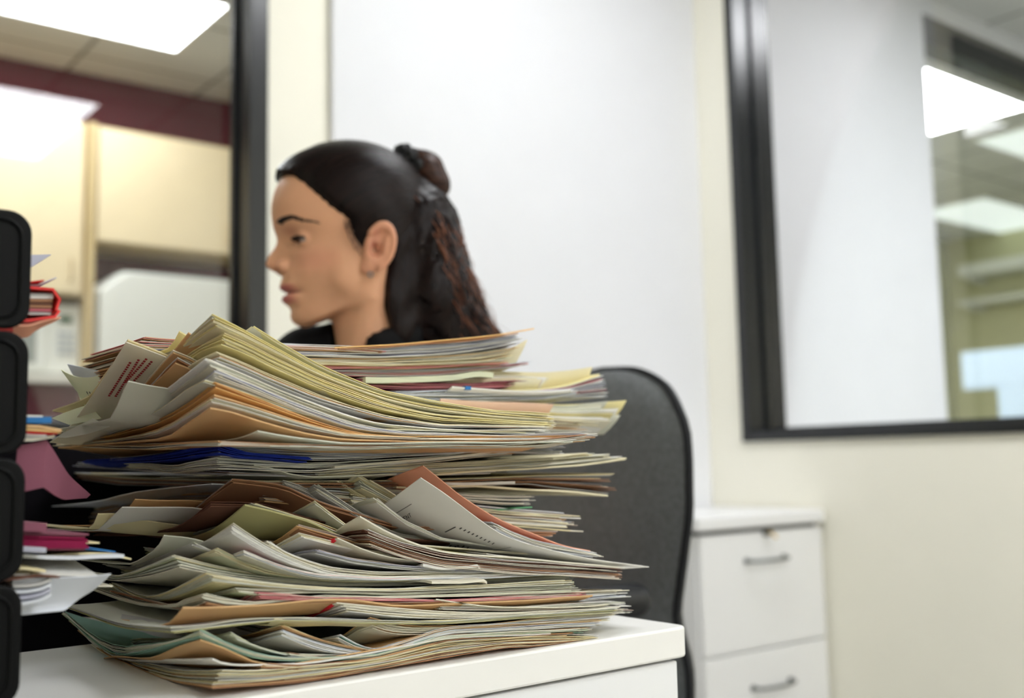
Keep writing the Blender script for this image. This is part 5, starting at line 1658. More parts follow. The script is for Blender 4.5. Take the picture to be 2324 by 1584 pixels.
def head_sdf(X, Y, Z, ears=True):
    ay = np.abs(Y)
    d = ell(X, Y, Z, (17, 0, 48), (97, 72, 84))
    mw = np.exp(-(ay / 23) ** 4)
    xb = np.interp(Z, _zb2, _xb2)
    xb = xb + (np.interp(Z, _zb, _xb) - xb) * mw
    kq = np.interp(Z, [-105, -85, -62, -40, -15, 20, 60, 95], [0.030, 0.022, 0.0165, 0.0130, 0.0100, 0.0088, 0.0092, 0.0100])
    F_ = xb - kq * ay ** 2 - 2.3e-6 * ay ** 4
    an = np.interp(Z, _zn, _an); wn = np.interp(Z, _zw, _wn)
    F_ = F_ + an * np.exp(-(ay / wn) ** 2.2)
    # sockets, cheeks, lips
    F_ = F_ - 11.0 * np.exp(-((ay - 33) / 14) ** 2 - ((Z - 7) / 10) ** 2) + 2.5 * np.exp(-((ay - 30) / 20) ** 2 - ((Z - 27) / 7) ** 2)
    F_ = F_ + 4.0 * np.exp(-((ay - 42) / 18) ** 2 - ((Z + 14) / 18) ** 2)
    F_ = F_ - 2.2 * np.exp(-((ay - 31) / 7) ** 2 - ((Z + 42) / 22) ** 2) * 0.6
    F_ = F_ + mw * (1.5 * np.exp(-((Z + 52) / 4.5) ** 2) + 2.0 * np.exp(-((Z + 66.5) / 5) ** 2) - 3.0 * np.exp(-((Z + 58.7) / 1.9) ** 2))
    F_ = F_ - 2.0 * np.exp(-((ay - 26) / 5) ** 2 - ((Z + 60) / 7) ** 2)
    df = (X - F_) * 0.72
    bd = ell(X, Y, Z, (38, 0, 2), (112, 67, 116))
    df = smax(df, bd, 6)
    jl = (-66 - 0.46 * X - Z) / 1.10          # jaw line
    df = smax(df, jl, 8)
    d = smin(d, df, 14)
    d = smin(d, ell(X, ay, Z, (22, 54, -42), (26, 12, 24)), 28)
    # nose wings, nostrils
    d = smin(d, ell(X, ay, Z, (103.5, 13.0, -25.0), (10.5, 6.5, 8.5)), 3)
    d = smax(d, -ell(X, ay, Z, (112.5, 8.0, -33.0), (7.0, 3.6, 4.2)), 2)
    # eyelid bulge with an opening (looking down)
    lid = np.sqrt((X - 80.0) ** 2 + (ay - 33) ** 2 + (Z - 8) ** 2) - 13.4
    d = smin(d, lid, 3)
    zo = 4.6 - 0.020 * (ay - 33) ** 2 * 0.6
    slit = np.maximum(np.abs(Z - zo) - 3.3 * np.sqrt(np.clip(1 - ((ay - 33.5) / 13) ** 2, 0, 1)), np.abs(ay - 33.5) - 12.8)
    slit = np.maximum(slit, 82 - X)
    d = smax(d, -slit, 0.8)
    # upper lid crease
    cr = np.sqrt((X - 86.5) ** 2 + (ay - 30.5) ** 2 + (Z - 14) ** 2)
    if ears:
        # ear (tilted back)
        ca, sa = math.cos(math.radians(-14)), math.sin(math.radians(-14))
        ex, ez = X + 3, Z + 9
        rx, rz_ = ca * ex - sa * ez, sa * ex + ca * ez
        yo = ay - 76 - 0.26 * (-rx)
        e = np.maximum(ell(rx, yo, rz_, (0, 0, 0), (18, 7.5, 31)), -99)
        e = smin(e, ell(rx, yo, rz_, (6.5, -2, -27), (9, 4.5, 10)), 5)
        rim = np.abs(np.sqrt((rx / 19) ** 2 + (rz_ / 32) ** 2) - 0.86) * 19
        rimd = np.sqrt(rim ** 2 + (yo - 5.0) ** 2) - 3.4
        rimd = np.where((rz_ < -16) & (rx > -4), 9, rimd)
        rimd = np.where((rx > 10) & (rz_ < 12), 9, rimd)
        e = smax(e, -ell(rx, yo, rz_, (1.0, 9.0, 4), (12.5, 9.0, 22)), 2.5)
        e = smin(e, rimd, 2.5)
        anti = cap(rx, yo, rz_, (-7, 3.2, 12), (-8.5, 3.0, -8), 3.0, 3.0)
        e = smin(e, anti, 2.5)
        e = smax(e, -ell(rx, yo, rz_, (3.0, 5, -4), (8, 11, 10)), 2)
        e = smin(e, ell(rx, yo, rz_, (11.5, 1.5, -4), (4.5, 4, 6)), 2.5)      # tragus
        d = smin(d, e, 3.5)
    # neck
    n = cap(X, Y, Z, (-2, 0, -50), (-24, 0, -165), 50, 53)
    n = smin(n, cap(X, ay, Z, (0, 48, -70), (18, 14, -160), 11, 11), 14)
    d = smin(d, n, 12)
    return d


FD = np.array([-0.97, 0.24, 0.0]); FD /= np.linalg.norm(FD)       # torso facing
LD = np.array([-FD[1], FD[0], 0.0])                               # her left
neckb = to_world([-24, 0, -165])
shc = neckb - U_ * 0.045 - FD * 0.012
hip = np.array([cb[0], cb[1], 0]) + CH * 0.24 + U_ * 0.555
chest = shc * 0.55 + hip * 0.45 + U_ * 0.03 - FD * 0.012
Wf = lambda c, f=0.0, l=0.0, u=0.0: c + FD * f + LD * l + U_ * u
prims = []        # (a, b, ra, rb, k)


def P(a, b, ra, rb, k=0.03):
    prims.append((np.asarray(a), np.asarray(b), ra, rb, k))


torso = []
torso.append((neckb, shc + U_ * 0.0, 0.054, 0.075, 0.03))
for sg in (1, -1):
    torso.append((Wf(shc, 0, 0.03 * sg, -0.01), Wf(shc, -0.005, 0.145 * sg, -0.022), 0.058, 0.052, 0.04))
    torso.append((Wf(chest, 0.02, 0.07 * sg, 0.02), Wf(shc, 0.0, 0.08 * sg, -0.07), 0.082, 0.075, 0.05))
    torso.append((Wf(chest, 0.085, 0.075 * sg, -0.01), Wf(chest, 0.08, 0.07 * sg, 0.01), 0.055, 0.055, 0.04))
    torso.append((Wf(hip, 0, 0.07 * sg, 0.06), Wf(chest, -0.005, 0.055 * sg, -0.05), 0.088, 0.082, 0.06))
    torso.append((Wf(hip, 0.0, 0.085 * sg, 0.0), Wf(hip, 0.03, 0.085 * sg, -0.01), 0.098, 0.095, 0.05))
legs, arms = [], []
for sg in (1, -1):
    hj = Wf(hip, 0.04, 0.09 * sg, -0.02)
    kn = Wf(hip, 0.45, 0.085 * sg, -0.045); kn[2] = 0.50
    an = kn + FD * 0.02 + LD * (0.01 * sg); an = np.array([an[0], an[1], 0.085])
    legs.append((hj, kn, 0.085, 0.058, 0.04))
    legs.append((kn, kn * 0.6 + an * 0.4, 0.056, 0.052, 0.02))
    legs.append((kn * 0.6 + an * 0.4, an, 0.052, 0.036, 0.02))
    legs.append((an - U_ * 0.03 - FD * 0.03, an - U_ * 0.045 + FD * 0.13, 0.034, 0.026, 0.02))
    sj = Wf(shc, -0.005, 0.165 * sg, -0.03)
    el = sj + np.array([0, 0, -0.25]) - FD * 0.05 + LD * (0.05 * sg)
    wr = hip + FD * 0.20 + LD * (0.095 * sg) + U_ * 0.112
    wr[2] = 0.655
    arms.append((sj, el, 0.047, 0.037, 0.03))
    arms.append((el, wr, 0.036, 0.025, 0.015))
    # hand resting on the thigh
    hd = (FD * 0.96 - LD * 0.22 * sg + U_ * -0.10); hd /= np.linalg.norm(hd)
    side = np.cross(U_, hd); side /= np.linalg.norm(side)
    dn = np.cross(hd, side); dn = dn if dn[2] < 0 else -dn
    pm = wr + hd * 0.05 + U_ * -0.004
    for q in (-0.024, -0.008, 0.008, 0.024):
        arms.append((wr + side * q * 0.5, wr + hd * 0.088 + side * q, 0.0155, 0.0115, 0.008))
    for fi, (q, ln) in enumerate(((-0.028, 0.062), (-0.0095, 0.075), (0.0095, 0.080), (0.028, 0.070))):
        qq = q * sg
        b0 = wr + hd * 0.088 + side * qq
        d1 = hd * 0.94 + dn * 0.34 + side * qq * 2.0
        d1 /= np.linalg.norm(d1)
        b1 = b0 + d1 * ln * 0.48
        d2 = hd * 0.72 + dn * 0.69; d2 /= np.linalg.norm(d2)
        b2 = b1 + d2 * ln * 0.32
        d3 = hd * 0.5 + dn * 0.86; d3 /= np.linalg.norm(d3)
        b3 = b2 + d3 * ln * 0.22
        arms += [(b0, b1, 0.0092, 0.0084, 0.003), (b1, b2, 0.0084, 0.0078, 0.003), (b2, b3, 0.0078, 0.0065, 0.003)]
    ts = side * (1 if (side @ LD) * sg < 0 else -1)          # thumb on the inner side
    t0 = wr + hd * 0.026 + ts * 0.020
    t1 = t0 + (hd * 0.7 + ts * 0.65 + dn * 0.25) * 0.038
    t2 = t1 + (hd * 0.92 + ts * 0.2 + dn * 0.30) * 0.030
    t3 = t2 + (hd * 0.95 + dn * 0.30) * 0.022
    arms += [(t0, t1, 0.0135, 0.0105, 0.006), (t1, t2, 0.0105, 0.0092, 0.003), (t2, t3, 0.0092, 0.0075, 0.003)]


def axis_grid(lo, hi, f0, f1, fine, coarse):
    out = [lo]
    while out[-1] < hi:
        out.append(out[-1] + (fine if f0 <= out[-1] < f1 else coarse))
    return np.array(out)


def add_caps(f, xs, ys, zs, plist, off=0.0):
    for (a, b, ra, rb, k) in plist:
        m_ = max(ra, rb) + abs(off) + k + 0.012
        lo, hi_ = np.minimum(a, b) - m_, np.maximum(a, b) + m_
        sl = []
        for q, ax in enumerate((xs, ys, zs)):
            sl.append(slice(max(0, np.searchsorted(ax, lo[q])), min(len(ax), np.searchsorted(ax, hi_[q]) + 1)))
        X, Y, Z = np.meshgrid(xs[sl[0]], ys[sl[1]], zs[sl[2]], indexing='ij')
        d = cap(X, Y, Z, a, b, ra + off, rb + off)
        f[tuple(sl)] = smin(f[tuple(sl)], d, k)


allp = torso + legs + arms
lo = np.min([np.minimum(a, b) - max(ra, rb) for a, b, ra, rb, k in allp], axis=0) - 0.03
hi_ = np.max([np.maximum(a, b) + max(ra, rb) for a, b, ra, rb, k in allp], axis=0) + 0.03
hi_[2] = HO[2] + 0.16
lo[0] = min(lo[0], HO[0] - 0.15); hi_[0] = max(hi_[0], HO[0] + 0.15)
lo[2] = 0.004
FI = 0.0022
xs = axis_grid(lo[0], hi_[0], HO[0] - 0.135, HO[0] + 0.115, FI, 0.0055)
ys = axis_grid(lo[1], hi_[1], HO[1] - 0.125, HO[1] + 0.125, FI, 0.0055)
zs = axis_grid(lo[2], hi_[2], HO[2] - 0.118, HO[2] + 0.15, FI, 0.0055)
f = np.full((len(xs), len(ys), len(zs)), 0.5, np.float32)
add_caps(f, xs, ys, zs, torso + legs + arms)
# soles flat on the floor
f = np.maximum(f, (0.012 - zs)[None, None, :].astype(np.float32))
# the head, evaluated in its own frame
si = [slice(np.searchsorted(xs, HO[0] - 0.15), np.searchsorted(xs, HO[0] + 0.15)), slice(np.searchsorted(ys, HO[1] - 0.15), np.searchsorted(ys, HO[1] + 0.15)),
      slice(np.searchsorted(zs, HO[2] - 0.20), len(zs))]
X, Y, Z = np.meshgrid(xs[si[0]], ys[si[1]], zs[si[2]], indexing='ij')
hx = ((X - HO[0]) * HF[0] + (Y - HO[1]) * HF[1]) / MM
hy = ((X - HO[0]) * HL[0] + (Y - HO[1]) * HL[1]) / MM
hz = (Z - HO[2]) / MM
hd_ = head_sdf(hx, hy, hz) * MM
f[tuple(si)] = smin(f[tuple(si)], hd_.astype(np.float32), 0.02)
V, Fq = surface_net(f, xs, ys, zs)
base = np.array([hip[0], hip[1], 0.0])

M_skin = bpy.data.materials.new('skin')
M_skin.use_nodes = True
nt = M_skin.node_tree
b = nt.nodes['Principled BSDF']
at = nt.nodes.new('ShaderNodeAttribute'); at.attribute_name = 'tint'
no = nt.nodes.new('ShaderNodeTexNoise'); no.inputs['Scale'].default_value = 60; no.inputs['Detail'].default_value = 5
tc = nt.nodes.new('ShaderNodeTexCoord'); nt.links.new(tc.outputs['Object'], no.inputs['Vector'])
mr = nt.nodes.new('ShaderNodeMapRange'); mr.inputs['To Min'].default_value = 0.93; mr.inputs['To Max'].default_value = 1.07
nt.links.new(no.outputs['Fac'], mr.inputs['Value'])
vm = nt.nodes.new('ShaderNodeVectorMath'); vm.operation = 'SCALE'
nt.links.new(at.outputs['Color'], vm.inputs[0]); nt.links.new(mr.outputs['Result'], vm.inputs['Scale'])
nt.links.new(vm.outputs['Vector'], b.inputs['Base Color'])
b.inputs['Roughness'].default_value = 0.48
b.inputs['Specular IOR Level'].default_value = 0.35
b.inputs['Subsurface Weight'].default_value = 0.12
b.inputs['Subsurface Radius'].default_value = (1.0, 0.35, 0.2)
b.inputs['Subsurface Scale'].default_value = 0.006

person = np_mesh('person', V, Fq, M_skin, None, base)
tag(person, 'woman seated in profile behind the paper pile, dark hair half tied up', 'person')
hx = ((V[:, 0] - HO[0]) * HF[0] + (V[:, 1] - HO[1]) * HF[1]) / MM
hy = np.abs(((V[:, 0] - HO[0]) * HL[0] + (V[:, 1] - HO[1]) * HL[1]) / MM)
hz = (V[:, 2] - HO[2]) / MM
skin = np.array(lin((222, 168, 132))[:3]); lip = np.array(lin((182, 96, 92))[:3]); lipd = np.array(lin((120, 58, 60))[:3]); rosy = np.array(lin((214, 146, 118))[:3])
C = np.tile(skin, (len(V), 1))


def blend(col, wgt):
    global C
    wgt = np.clip(wgt, 0, 1)[:, None]
    C = C * (1 - wgt) + col * wgt


blend(rosy, 0.6 * np.exp(-((hy - 45) / 18) ** 2 - ((hz + 22) / 16) ** 2) * (hx > 40))
blend(rosy, 0.35 * np.exp(-((hz + 24) / 9) ** 2) * sstep(104, 114, hx))
blend(rosy, 0.5 * (hy > 70) * (np.abs(hz) < 45))
up = np.exp(-(((hz + 53) / 4.8) ** 4)) * np.exp(-(hy / 23) ** 6) * (hx > 78)
lw = np.exp(-(((hz + 66.5) / 6.0) ** 4)) * np.exp(-(hy / 21) ** 6) * (hx > 78)
blend(lip, up); blend(lip, lw)
blend(lipd, np.exp(-((hz + 58.8) / 1.7) ** 2) * np.exp(-(hy / 25) ** 8) * (hx > 78))
blend(np.array(lin((96, 48, 40))[:3]), 0.7 * np.exp(-((hx - 112) / 6) ** 2 - ((hy - 8.5) / 4) ** 2 - ((hz + 31) / 3.5) ** 2))  # nostril shade painted into the skin tint
blend(np.array(lin((164, 104, 82))[:3]), 0.55 * np.exp(-((hy - 31) / 14) ** 2 - ((hz - 16) / 7) ** 2) * (hx > 60))
crease = np.array(lin((150, 84, 70))[:3])  # dark tint painting shade into nose-wing crease and ear hollow
blend(crease, 0.75 * np.exp(-((hx - 94) / 3.2) ** 2 - ((hy - 17.5) / 4) ** 2 - ((hz + 25) / 6) ** 2))
blend(crease, 0.8 * np.exp(-((hx - 3) / 6) ** 2 - ((hz + 8) / 9) ** 2) * (hy > 70) * (hy < 80.5))
blend(crease, 0.5 * np.exp(-((hx - 1) / 5) ** 2 - ((hz - 8) / 6) ** 2) * (hy > 70))
at_ = person.data.attributes.new('tint', 'FLOAT_COLOR', 'POINT')
at_.data.foreach_set('color', np.column_stack([C, np.ones(len(C))]).ravel())


def child(name, mb, m, smooth=True):
    """mb in head-frame millimetres"""
    vw = to_world(np.array(mb.v)) - base
    return obj(name, ([tuple(p) for p in vw], mb.f), m, person, smooth=smooth)


M_hairm = bpy.data.materials.new('dark_hair')
M_hairm.use_nodes = True
nt = M_hairm.node_tree
b = nt.nodes['Principled BSDF']
at = nt.nodes.new('ShaderNodeAttribute'); at.attribute_name = 'flow'
mp = nt.nodes.new('ShaderNodeMapping'); mp.inputs['Scale'].default_value = (1, 1, 1)
nt.links.new(at.outputs['Vector'], mp.inputs['Vector'])
no = nt.nodes.new('ShaderNodeTexNoise'); no.inputs['Scale'].default_value = 1.0; no.inputs['Detail'].default_value = 6; no.inputs['Roughness'].default_value = 0.7
nt.links.new(mp.outputs['Vector'], no.inputs['Vector'])
cr = nt.nodes.new('ShaderNodeValToRGB')
cr.color_ramp.elements[0].position = 0.35; cr.color_ramp.elements[0].color = lin((14, 9, 9))
cr.color_ramp.elements[1].position = 0.75; cr.color_ramp.elements[1].color = lin((34, 21, 18))
nt.links.new(no.outputs['Fac'], cr.inputs['Fac'])
nt.links.new(cr.outputs['Color'], b.inputs['Base Color'])
bp = nt.nodes.new('ShaderNodeBump'); bp.inputs['Strength'].default_value = 0.6; bp.inputs['Distance'].default_value = 0.0015
nt.links.new(no.outputs['Fac'], bp.inputs['Height']); nt.links.new(bp.outputs['Normal'], b.inputs['Normal'])
b.inputs['Roughness'].default_value = 0.19
b.inputs['Specular IOR Level'].default_value = 0.13
M_curl = mat('brown_curl_hair', (36, 21, 18), 0.42, spec=0.2)
M_curl2 = mat('lit_curl_hair', (128, 80, 58), 0.42, spec=0.25)  # lighter auburn paints the lit strand edges into the hair colour
M_tie = mat('black_hair_tie', (13, 13, 15), 0.7)
M_brow = mat('eyebrow_hair', (26, 17, 15), 0.7)

TIE = np.array([-54, 0, 113.0])        # where the hair is tied


def hgrid(lo_, hi2, st):
    ax = [np.arange(a, b_, st) for a, b_ in zip(lo_, hi2)]
    return ax, np.meshgrid(*ax, indexing='ij')


def flow_attr(o, pts, kind):
    """per-vertex hair-flow coordinates: angle round the tie (many), distance from it (few)"""
    d = pts - TIE
    r = np.linalg.norm(d, axis=1)
    if kind == 'cap':
        a = np.arctan2(pts[:, 1], (pts[:, 2] - 20) * 0.8 + (pts[:, 0] + 60) * 0.55)
        vec = np.column_stack([a * 34, r * 0.018, d[:, 1] * 0.01])
    elif kind == 'bun':
        a = np.arctan2(pts[:, 1], pts[:, 2] - 100)
        vec = np.column_stack([a * 14, pts[:, 0] * 0.02, pts[:, 2] * 0.02])
    else:
        a = np.arctan2(pts[:, 1], pts[:, 0] + 20)
        vec = np.column_stack([a * 22 + np.sin(pts[:, 2] * 0.10) * 0.8, pts[:, 2] * 0.03, r * 0.08])
    at2 = o.data.attributes.new('flow', 'FLOAT_VECTOR', 'POINT')
    at2.data.foreach_set('vector', vec.ravel())


def hair_mesh(name, fn, lo_, hi2, st, kind):
    ax, (X, Y, Z) = hgrid(lo_, hi2, st)
    fv = fn(X, Y, Z)
    Vh, Fh = surface_net(fv, *ax)
    o = np_mesh(name, to_world(Vh) - base, Fh, M_hairm, None)
    o.parent = person
    flow_attr(o, Vh, kind)
    return o


_hz = [-130, -60, -26, -14, -10, 4, 16, 26, 32, 40, 62, 88, 97, 160]
_hx = [-14, -14, -16, 12, 20, 30, 34, 38, 46, 58, 80, 100, 160, 220]


def cap_fn(X, Y, Z):
    d = head_sdf(X, Y, Z, ears=False)
    ay = np.abs(Y)
    xh = np.interp(Z, _hz, _hx)
    # the hairline runs further forward towards the middle of the brow
    edge = xh - X + 2.0 * np.sin(Z * 0.9 + Y * 0.3)
    off = -3.5 + 11.0 * sstep(-4, 20, edge) + 5.0 * sstep(60, 115, Z)
    d = d - off
    d = np.maximum(d, -62 - Z)
    # room for the ear
    ca, sa = math.cos(math.radians(-14)), math.sin(math.radians(-14))
    ex, ez = X + 1, Z + 12
    rx, rz_ = ca * ex - sa * ez, sa * ex + ca * ez
    d = smax(d, -(np.maximum(ell(rx, ay, rz_, (2, 78, -2), (20, 9, 36)), -50)), 3)
    return d


def ridge(X, Y, Z):
    return 1.6 * np.sin(Y * 0.42 + Z * 0.05) * np.sin(Z * 0.055 + X * 0.06) + 1.1 * np.sin(Y * 0.9 + X * 0.5 + Z * 0.12)


def mass_fn(X, Y, Z):
    d = cap(X, Y, Z, (-52, 0, 95), (-72, 0, 40), 30, 50)
    d = smin(d, cap(X, Y * 0.86, Z, (-62, 0, 40), (-80, 0, -10), 52, 52), 20)
    d = smin(d, cap(X, Y * 0.84, Z, (-72, 0, -10), (-92, 0, -70), 54, 55), 20)
    d = smin(d, cap(X, Y * 0.80, Z, (-84, 0, -60), (-112, 0, -125), 58, 58), 20)
    d = smin(d, cap(X, Y, Z, (-112, 18, -85), (-140, 24, -138), 36, 34), 16)
    d = smin(d, cap(X, Y, Z, (-30, 44, 10), (-32, 46, -110), 18, 24), 14)
    d = smin(d, cap(X, Y, Z, (-30, -44, 10), (-32, -46, -110), 18, 24), 14)
    d = d + ridge(X, Y, Z)
    # keep clear of the ear and the bared side of the neck
    fr = np.interp(Z, [-150, -112, -75, -39, -20, 0, 25, 50, 80], [-26, -22, -12, -8, -14, -28, -34, -20, 0])
    d = smax(d, (X - fr) * 0.9, 8)
    return d * 0.9


def bun_fn(X, Y, Z):
    X = X - 9
    d = cap(X, Y, Z, (-70, 0, 122), (-88, 4, 112), 20, 23)
    d = smin(d, cap(X, Y, Z, (-88, 4, 112), (-98, 6, 92), 24, 22), 10)
    d = smin(d, cap(X, Y, Z, (-98, 6, 92), (-94, 8, 78), 21, 14), 10)
    d = smax(d, -cap(X, Y, Z, (-70, 44, 84), (-80, 44, 66), 22, 16), 8)
    return d + 0.8 * np.sin(Y * 0.6 + X * 0.15)


hair = hair_mesh('hair', cap_fn, (-100, -95, -75), (115, 95, 165), 2.6, 'cap')
hmass = hair_mesh('hair_length', mass_fn, (-200, -95, -185), (20, 95, 140), 3.2, 'mass')
hbun = hair_mesh('hair_bun', bun_fn, (-130, -40, 50), (-35, 45, 160), 2.6, 'bun')
m2 = M_hairm.copy(); m2.name = 'lit_bun_hair'  # lighter brown copy, the bun's lit sheen put into its colour
for nd in m2.node_tree.nodes:
    if nd.type == 'VALTORGB':
        nd.color_ramp.elements[0].color = lin((28, 18, 16)); nd.color_ramp.elements[1].color = lin((86, 56, 44))
hbun.data.materials[0] = m2
# gathered hair tie: three puckered rings
mb = MB()
axd = np.array([-0.80, 0, 0.60]); axd /= np.linalg.norm(axd)
e1 = np.array([0, 1.0, 0]); e2 = np.cross(axd, e1)
for q, rr in ((-6, 20), (0, 23), (6, 20)):
    pts_ = []
    rad = []
    for k in range(41):
        a_ = 2 * math.pi * k / 40
        R2 = rr + 2.2 * math.sin(a_ * 10 + q)
        pts_.append(TIE + np.array([-9, 2, 3]) + axd * (q + 1.5 * math.cos(a_ * 10)) + e1 * (R2 * math.cos(a_)) + e2 * (R2 * 1.2 * math.sin(a_)))
        rad.append(5.2 + 1.3 * math.sin(a_ * 10))
    mb.tube(pts_, rad, 8, caps=False)
child('hair_tie', mb, M_tie)

# curls: wavy tapered strands over the hanging hair, in a few locks
def strand(mb, p0, pts_, r, amp, freq, ph, n=26):
    path = smoothpl([p0] + list(pts_), n)
    side = np.array([0.25, 1.0, 0.1]); side /= np.linalg.norm(side)
    fwd = np.array([1.0, -0.2, 0.3]); fwd /= np.linalg.norm(fwd)
    out = []
    for i, p in enumerate(path):
        t_ = i / (n - 1)
        a_ = amp * sstep(0.08, 0.5, np.array(t_))
        out.append(p + side * (a_ * math.sin(freq * t_ + ph)) + fwd * (a_ * 0.9 * math.cos(freq * t_ + ph * 1.3)))
    rad = [r * (0.5 + 0.5 * min(1, i / 3)) * (1 - 0.75 * (i / (n - 1)) ** 3) for i in range(n)]
    mb.tube(out, rad, 5)


hr = random.Random(5)
locks = []
for li, (m_, cnt, rr) in enumerate(((M_curl, 150, 1.5), (M_curl, 120, 1.2), (M_curl2, 110, 1.0), (M_curl2, 60, 0.5))):
    mb = MB()
    for i in range(cnt):
        a_ = hr.uniform(-1.0, 1.35)                 # around the back of the head (+ = camera side)
        yy = math.sin(a_)
        xb_ = math.cos(a_)
        st_ = TIE + np.array([-6 - 14 * xb_, 22 * yy, -6 - 8 * abs(yy)])
        if hr.random() < 0.4:
            st_ = np.array([-30 - 42 * xb_, 60 * yy, 60 + hr.uniform(-12, 25)])
        t_ = hr.uniform(0.55, 1.0)
        outw = hr.uniform(0.96, 1.07) + (0.10 if li == 3 else 0)
        p1 = np.array([-62 - 52 * xb_ * outw, 56 * yy * outw, 30 + hr.uniform(-8, 8)])
        p2 = np.array([-70 - 58 * xb_ * outw, 64 * yy * outw, -25 + hr.uniform(-10, 10)])
        p3 = np.array([-82 - 68 * xb_ * outw, 70 * yy * outw, -75 + hr.uniform(-12, 12)])
        p4 = np.array([-98 - 84 * xb_ * outw + hr.uniform(-8, 8), 72 * yy * outw, -130 + hr.uniform(-22, 14)])
        pl = [p1, p2, p3, p4]
        if t_ < 0.75:
            pl = pl[:3]
        for p in pl:
            fr = np.interp(p[2], [-150, -112, -75, -39, -20, 0, 25, 50, 80], [-30, -26, -18, -14, -20, -34, -38, -26, -10])
            p[0] = min(p[0], fr - 3)
        strand(mb, st_, pl, rr * hr.uniform(0.7, 1.25), hr.uniform(3.0, 8.0) * (1.35 if li == 3 else 1), hr.uniform(12, 22), hr.uniform(0, 6.28))
    locks.append(child('hair_curls', mb, m_))
# fine wisps at temple and nape
mb = MB()
for i in range(26):
    z0 = hr.uniform(-8, 26)
    x0 = np.interp(z0, _hz, _hx) + hr.uniform(-4, 3)
    y0 = 74 - (x0 - 10) * 0.10
    strand(mb, np.array([x0 - 4, y0 - 3, z0 + 6]), [np.array([x0 - 1, y0 - 1.5, z0 - 4]), np.array([x0 - 6, y0 - 1.0, z0 - 14 + hr.uniform(-4, 4)])], 0.35, 0.5, 6, hr.uniform(0, 6), 10)
child('hair_wisps', mb, M_curl)

# eyes, lashes, brows
M_eye = mat('eye_white', (176, 158, 148), 0.25, spec=0.5)
M_iris = mat('eye_iris_dark', (36, 22, 18), 0.2, spec=0.6)
for sg in (1, -1):
    mb = MB()
    c0 = np.array([79.7, 33.0 * sg, 7.6])
    n1, n2 = 18, 12
    gv = []
    for i in range(n2 + 1):
        for j in range(n1):
            la, lo3 = -math.pi / 2 + math.pi * i / n2, 2 * math.pi * j / n1
            gv.append(c0 + 12.3 * np.array([math.cos(la) * math.cos(lo3), math.cos(la) * math.sin(lo3), math.sin(la)]))
    mb.add(gv, [(i * n1 + j, i * n1 + (j + 1) % n1, (i + 1) * n1 + (j + 1) % n1, (i + 1) * n1 + j) for i in range(n2) for j in range(n1)])
    eye = child('eye', mb, M_eye)
    g_ = np.array([0.93, 0.10 if sg > 0 else 0.06, -0.30]); g_ /= np.linalg.norm(g_)
    q1 = np.cross(g_, [0, 0, 1.0]); q1 /= np.linalg.norm(q1); q2 = np.cross(q1, g_)
    mb = MB()
    ring = [c0 + g_ * 11.2 + 7.6 * (math.cos(2 * math.pi * k / 20) * q1 + math.sin(2 * math.pi * k / 20) * q2) for k in range(20)]
    mb.add(ring + [c0 + g_ * 12.75], [(k, (k + 1) % 20, 20) for k in range(20)])
    ir = child('iris', mb, M_iris)
    ir.parent = eye
    mb = MB()
    for k in range(26):
        u_ = -1 + 2 * k / 25
        yy = 33.5 + 12.5 * u_
        zz = 7.4 - 0.012 * (yy - 33) ** 2 - 0.2
        xx_ = 80.0 + math.sqrt(max(1, 13.6 ** 2 - (yy - 33) ** 2 * 0.95 - (zz - 8) ** 2))
        s0 = np.array([xx_ - 0.6, yy * sg, zz])
        dirv = np.array([0.9, 0.25 * u_ * sg, -0.30])
        mb.tube([s0, s0 + dirv * 3.6, s0 + dirv * 6.4 + np.array([0, 0, 1.2])], [0.8, 0.6, 0.15], 4)
    rim_ = []
    for k in range(15):
        u_ = -1 + 2 * k / 14
        yy = 33.5 + 12.8 * u_
        zz = 7.6 - 0.012 * (yy - 33) ** 2
        rim_.append((80.0 + math.sqrt(max(1, 13.6 ** 2 - (yy - 33) ** 2 * 0.95 - (zz - 8) ** 2)), yy * sg, zz))
    mb.tube(rim_, 1.7, 6)
    child('eyelashes', mb, M_brow)
    mb = MB()
    for k in range(260):
        u_ = hr.random()
        yy = 15 + 38 * u_
        zz = 24.5 + 6.5 * math.sin(min(1, u_ / 0.68) * math.pi / 2) - 9 * max(0, u_ - 0.62) / 0.38 + hr.uniform(-4.2, 3.6) * (1 - 0.70 * u_)
        kq = 0.0089
        xx_ = np.interp(zz, _zb2, _xb2) - kq * yy ** 2 - 2.3e-6 * yy ** 4 + 2.5 * math.exp(-((yy - 30) / 20) ** 2 - ((zz - 27) / 7) ** 2) - 9.0 * math.exp(-((yy - 30) / 14) ** 2 - ((zz - 8) / 10) ** 2)
        s0 = np.array([xx_ + 1.7, yy * sg, zz])
        up_ = 1.4 - 2.0 * u_
        mb.tube([s0, s0 + np.array([0.6 - 0.6 * u_, 3.0 * sg, up_]), s0 + np.array([0.2 - 2.2 * u_, 6.2 * sg, up_ * 0.8])], [1.05, 1.1, 0.3], 4)
    child('eyebrow', mb, M_brow)

# clothes
M_top = mat('black_top_fabric', (16, 16, 18), 0.85, spec=0.2, bump=0.2, bscale=300)
M_tr = mat('dark_grey_trousers', (38, 38, 42), 0.9, spec=0.15)
M_shoe = mat('black_shoe_leather', (18, 17, 17), 0.4)


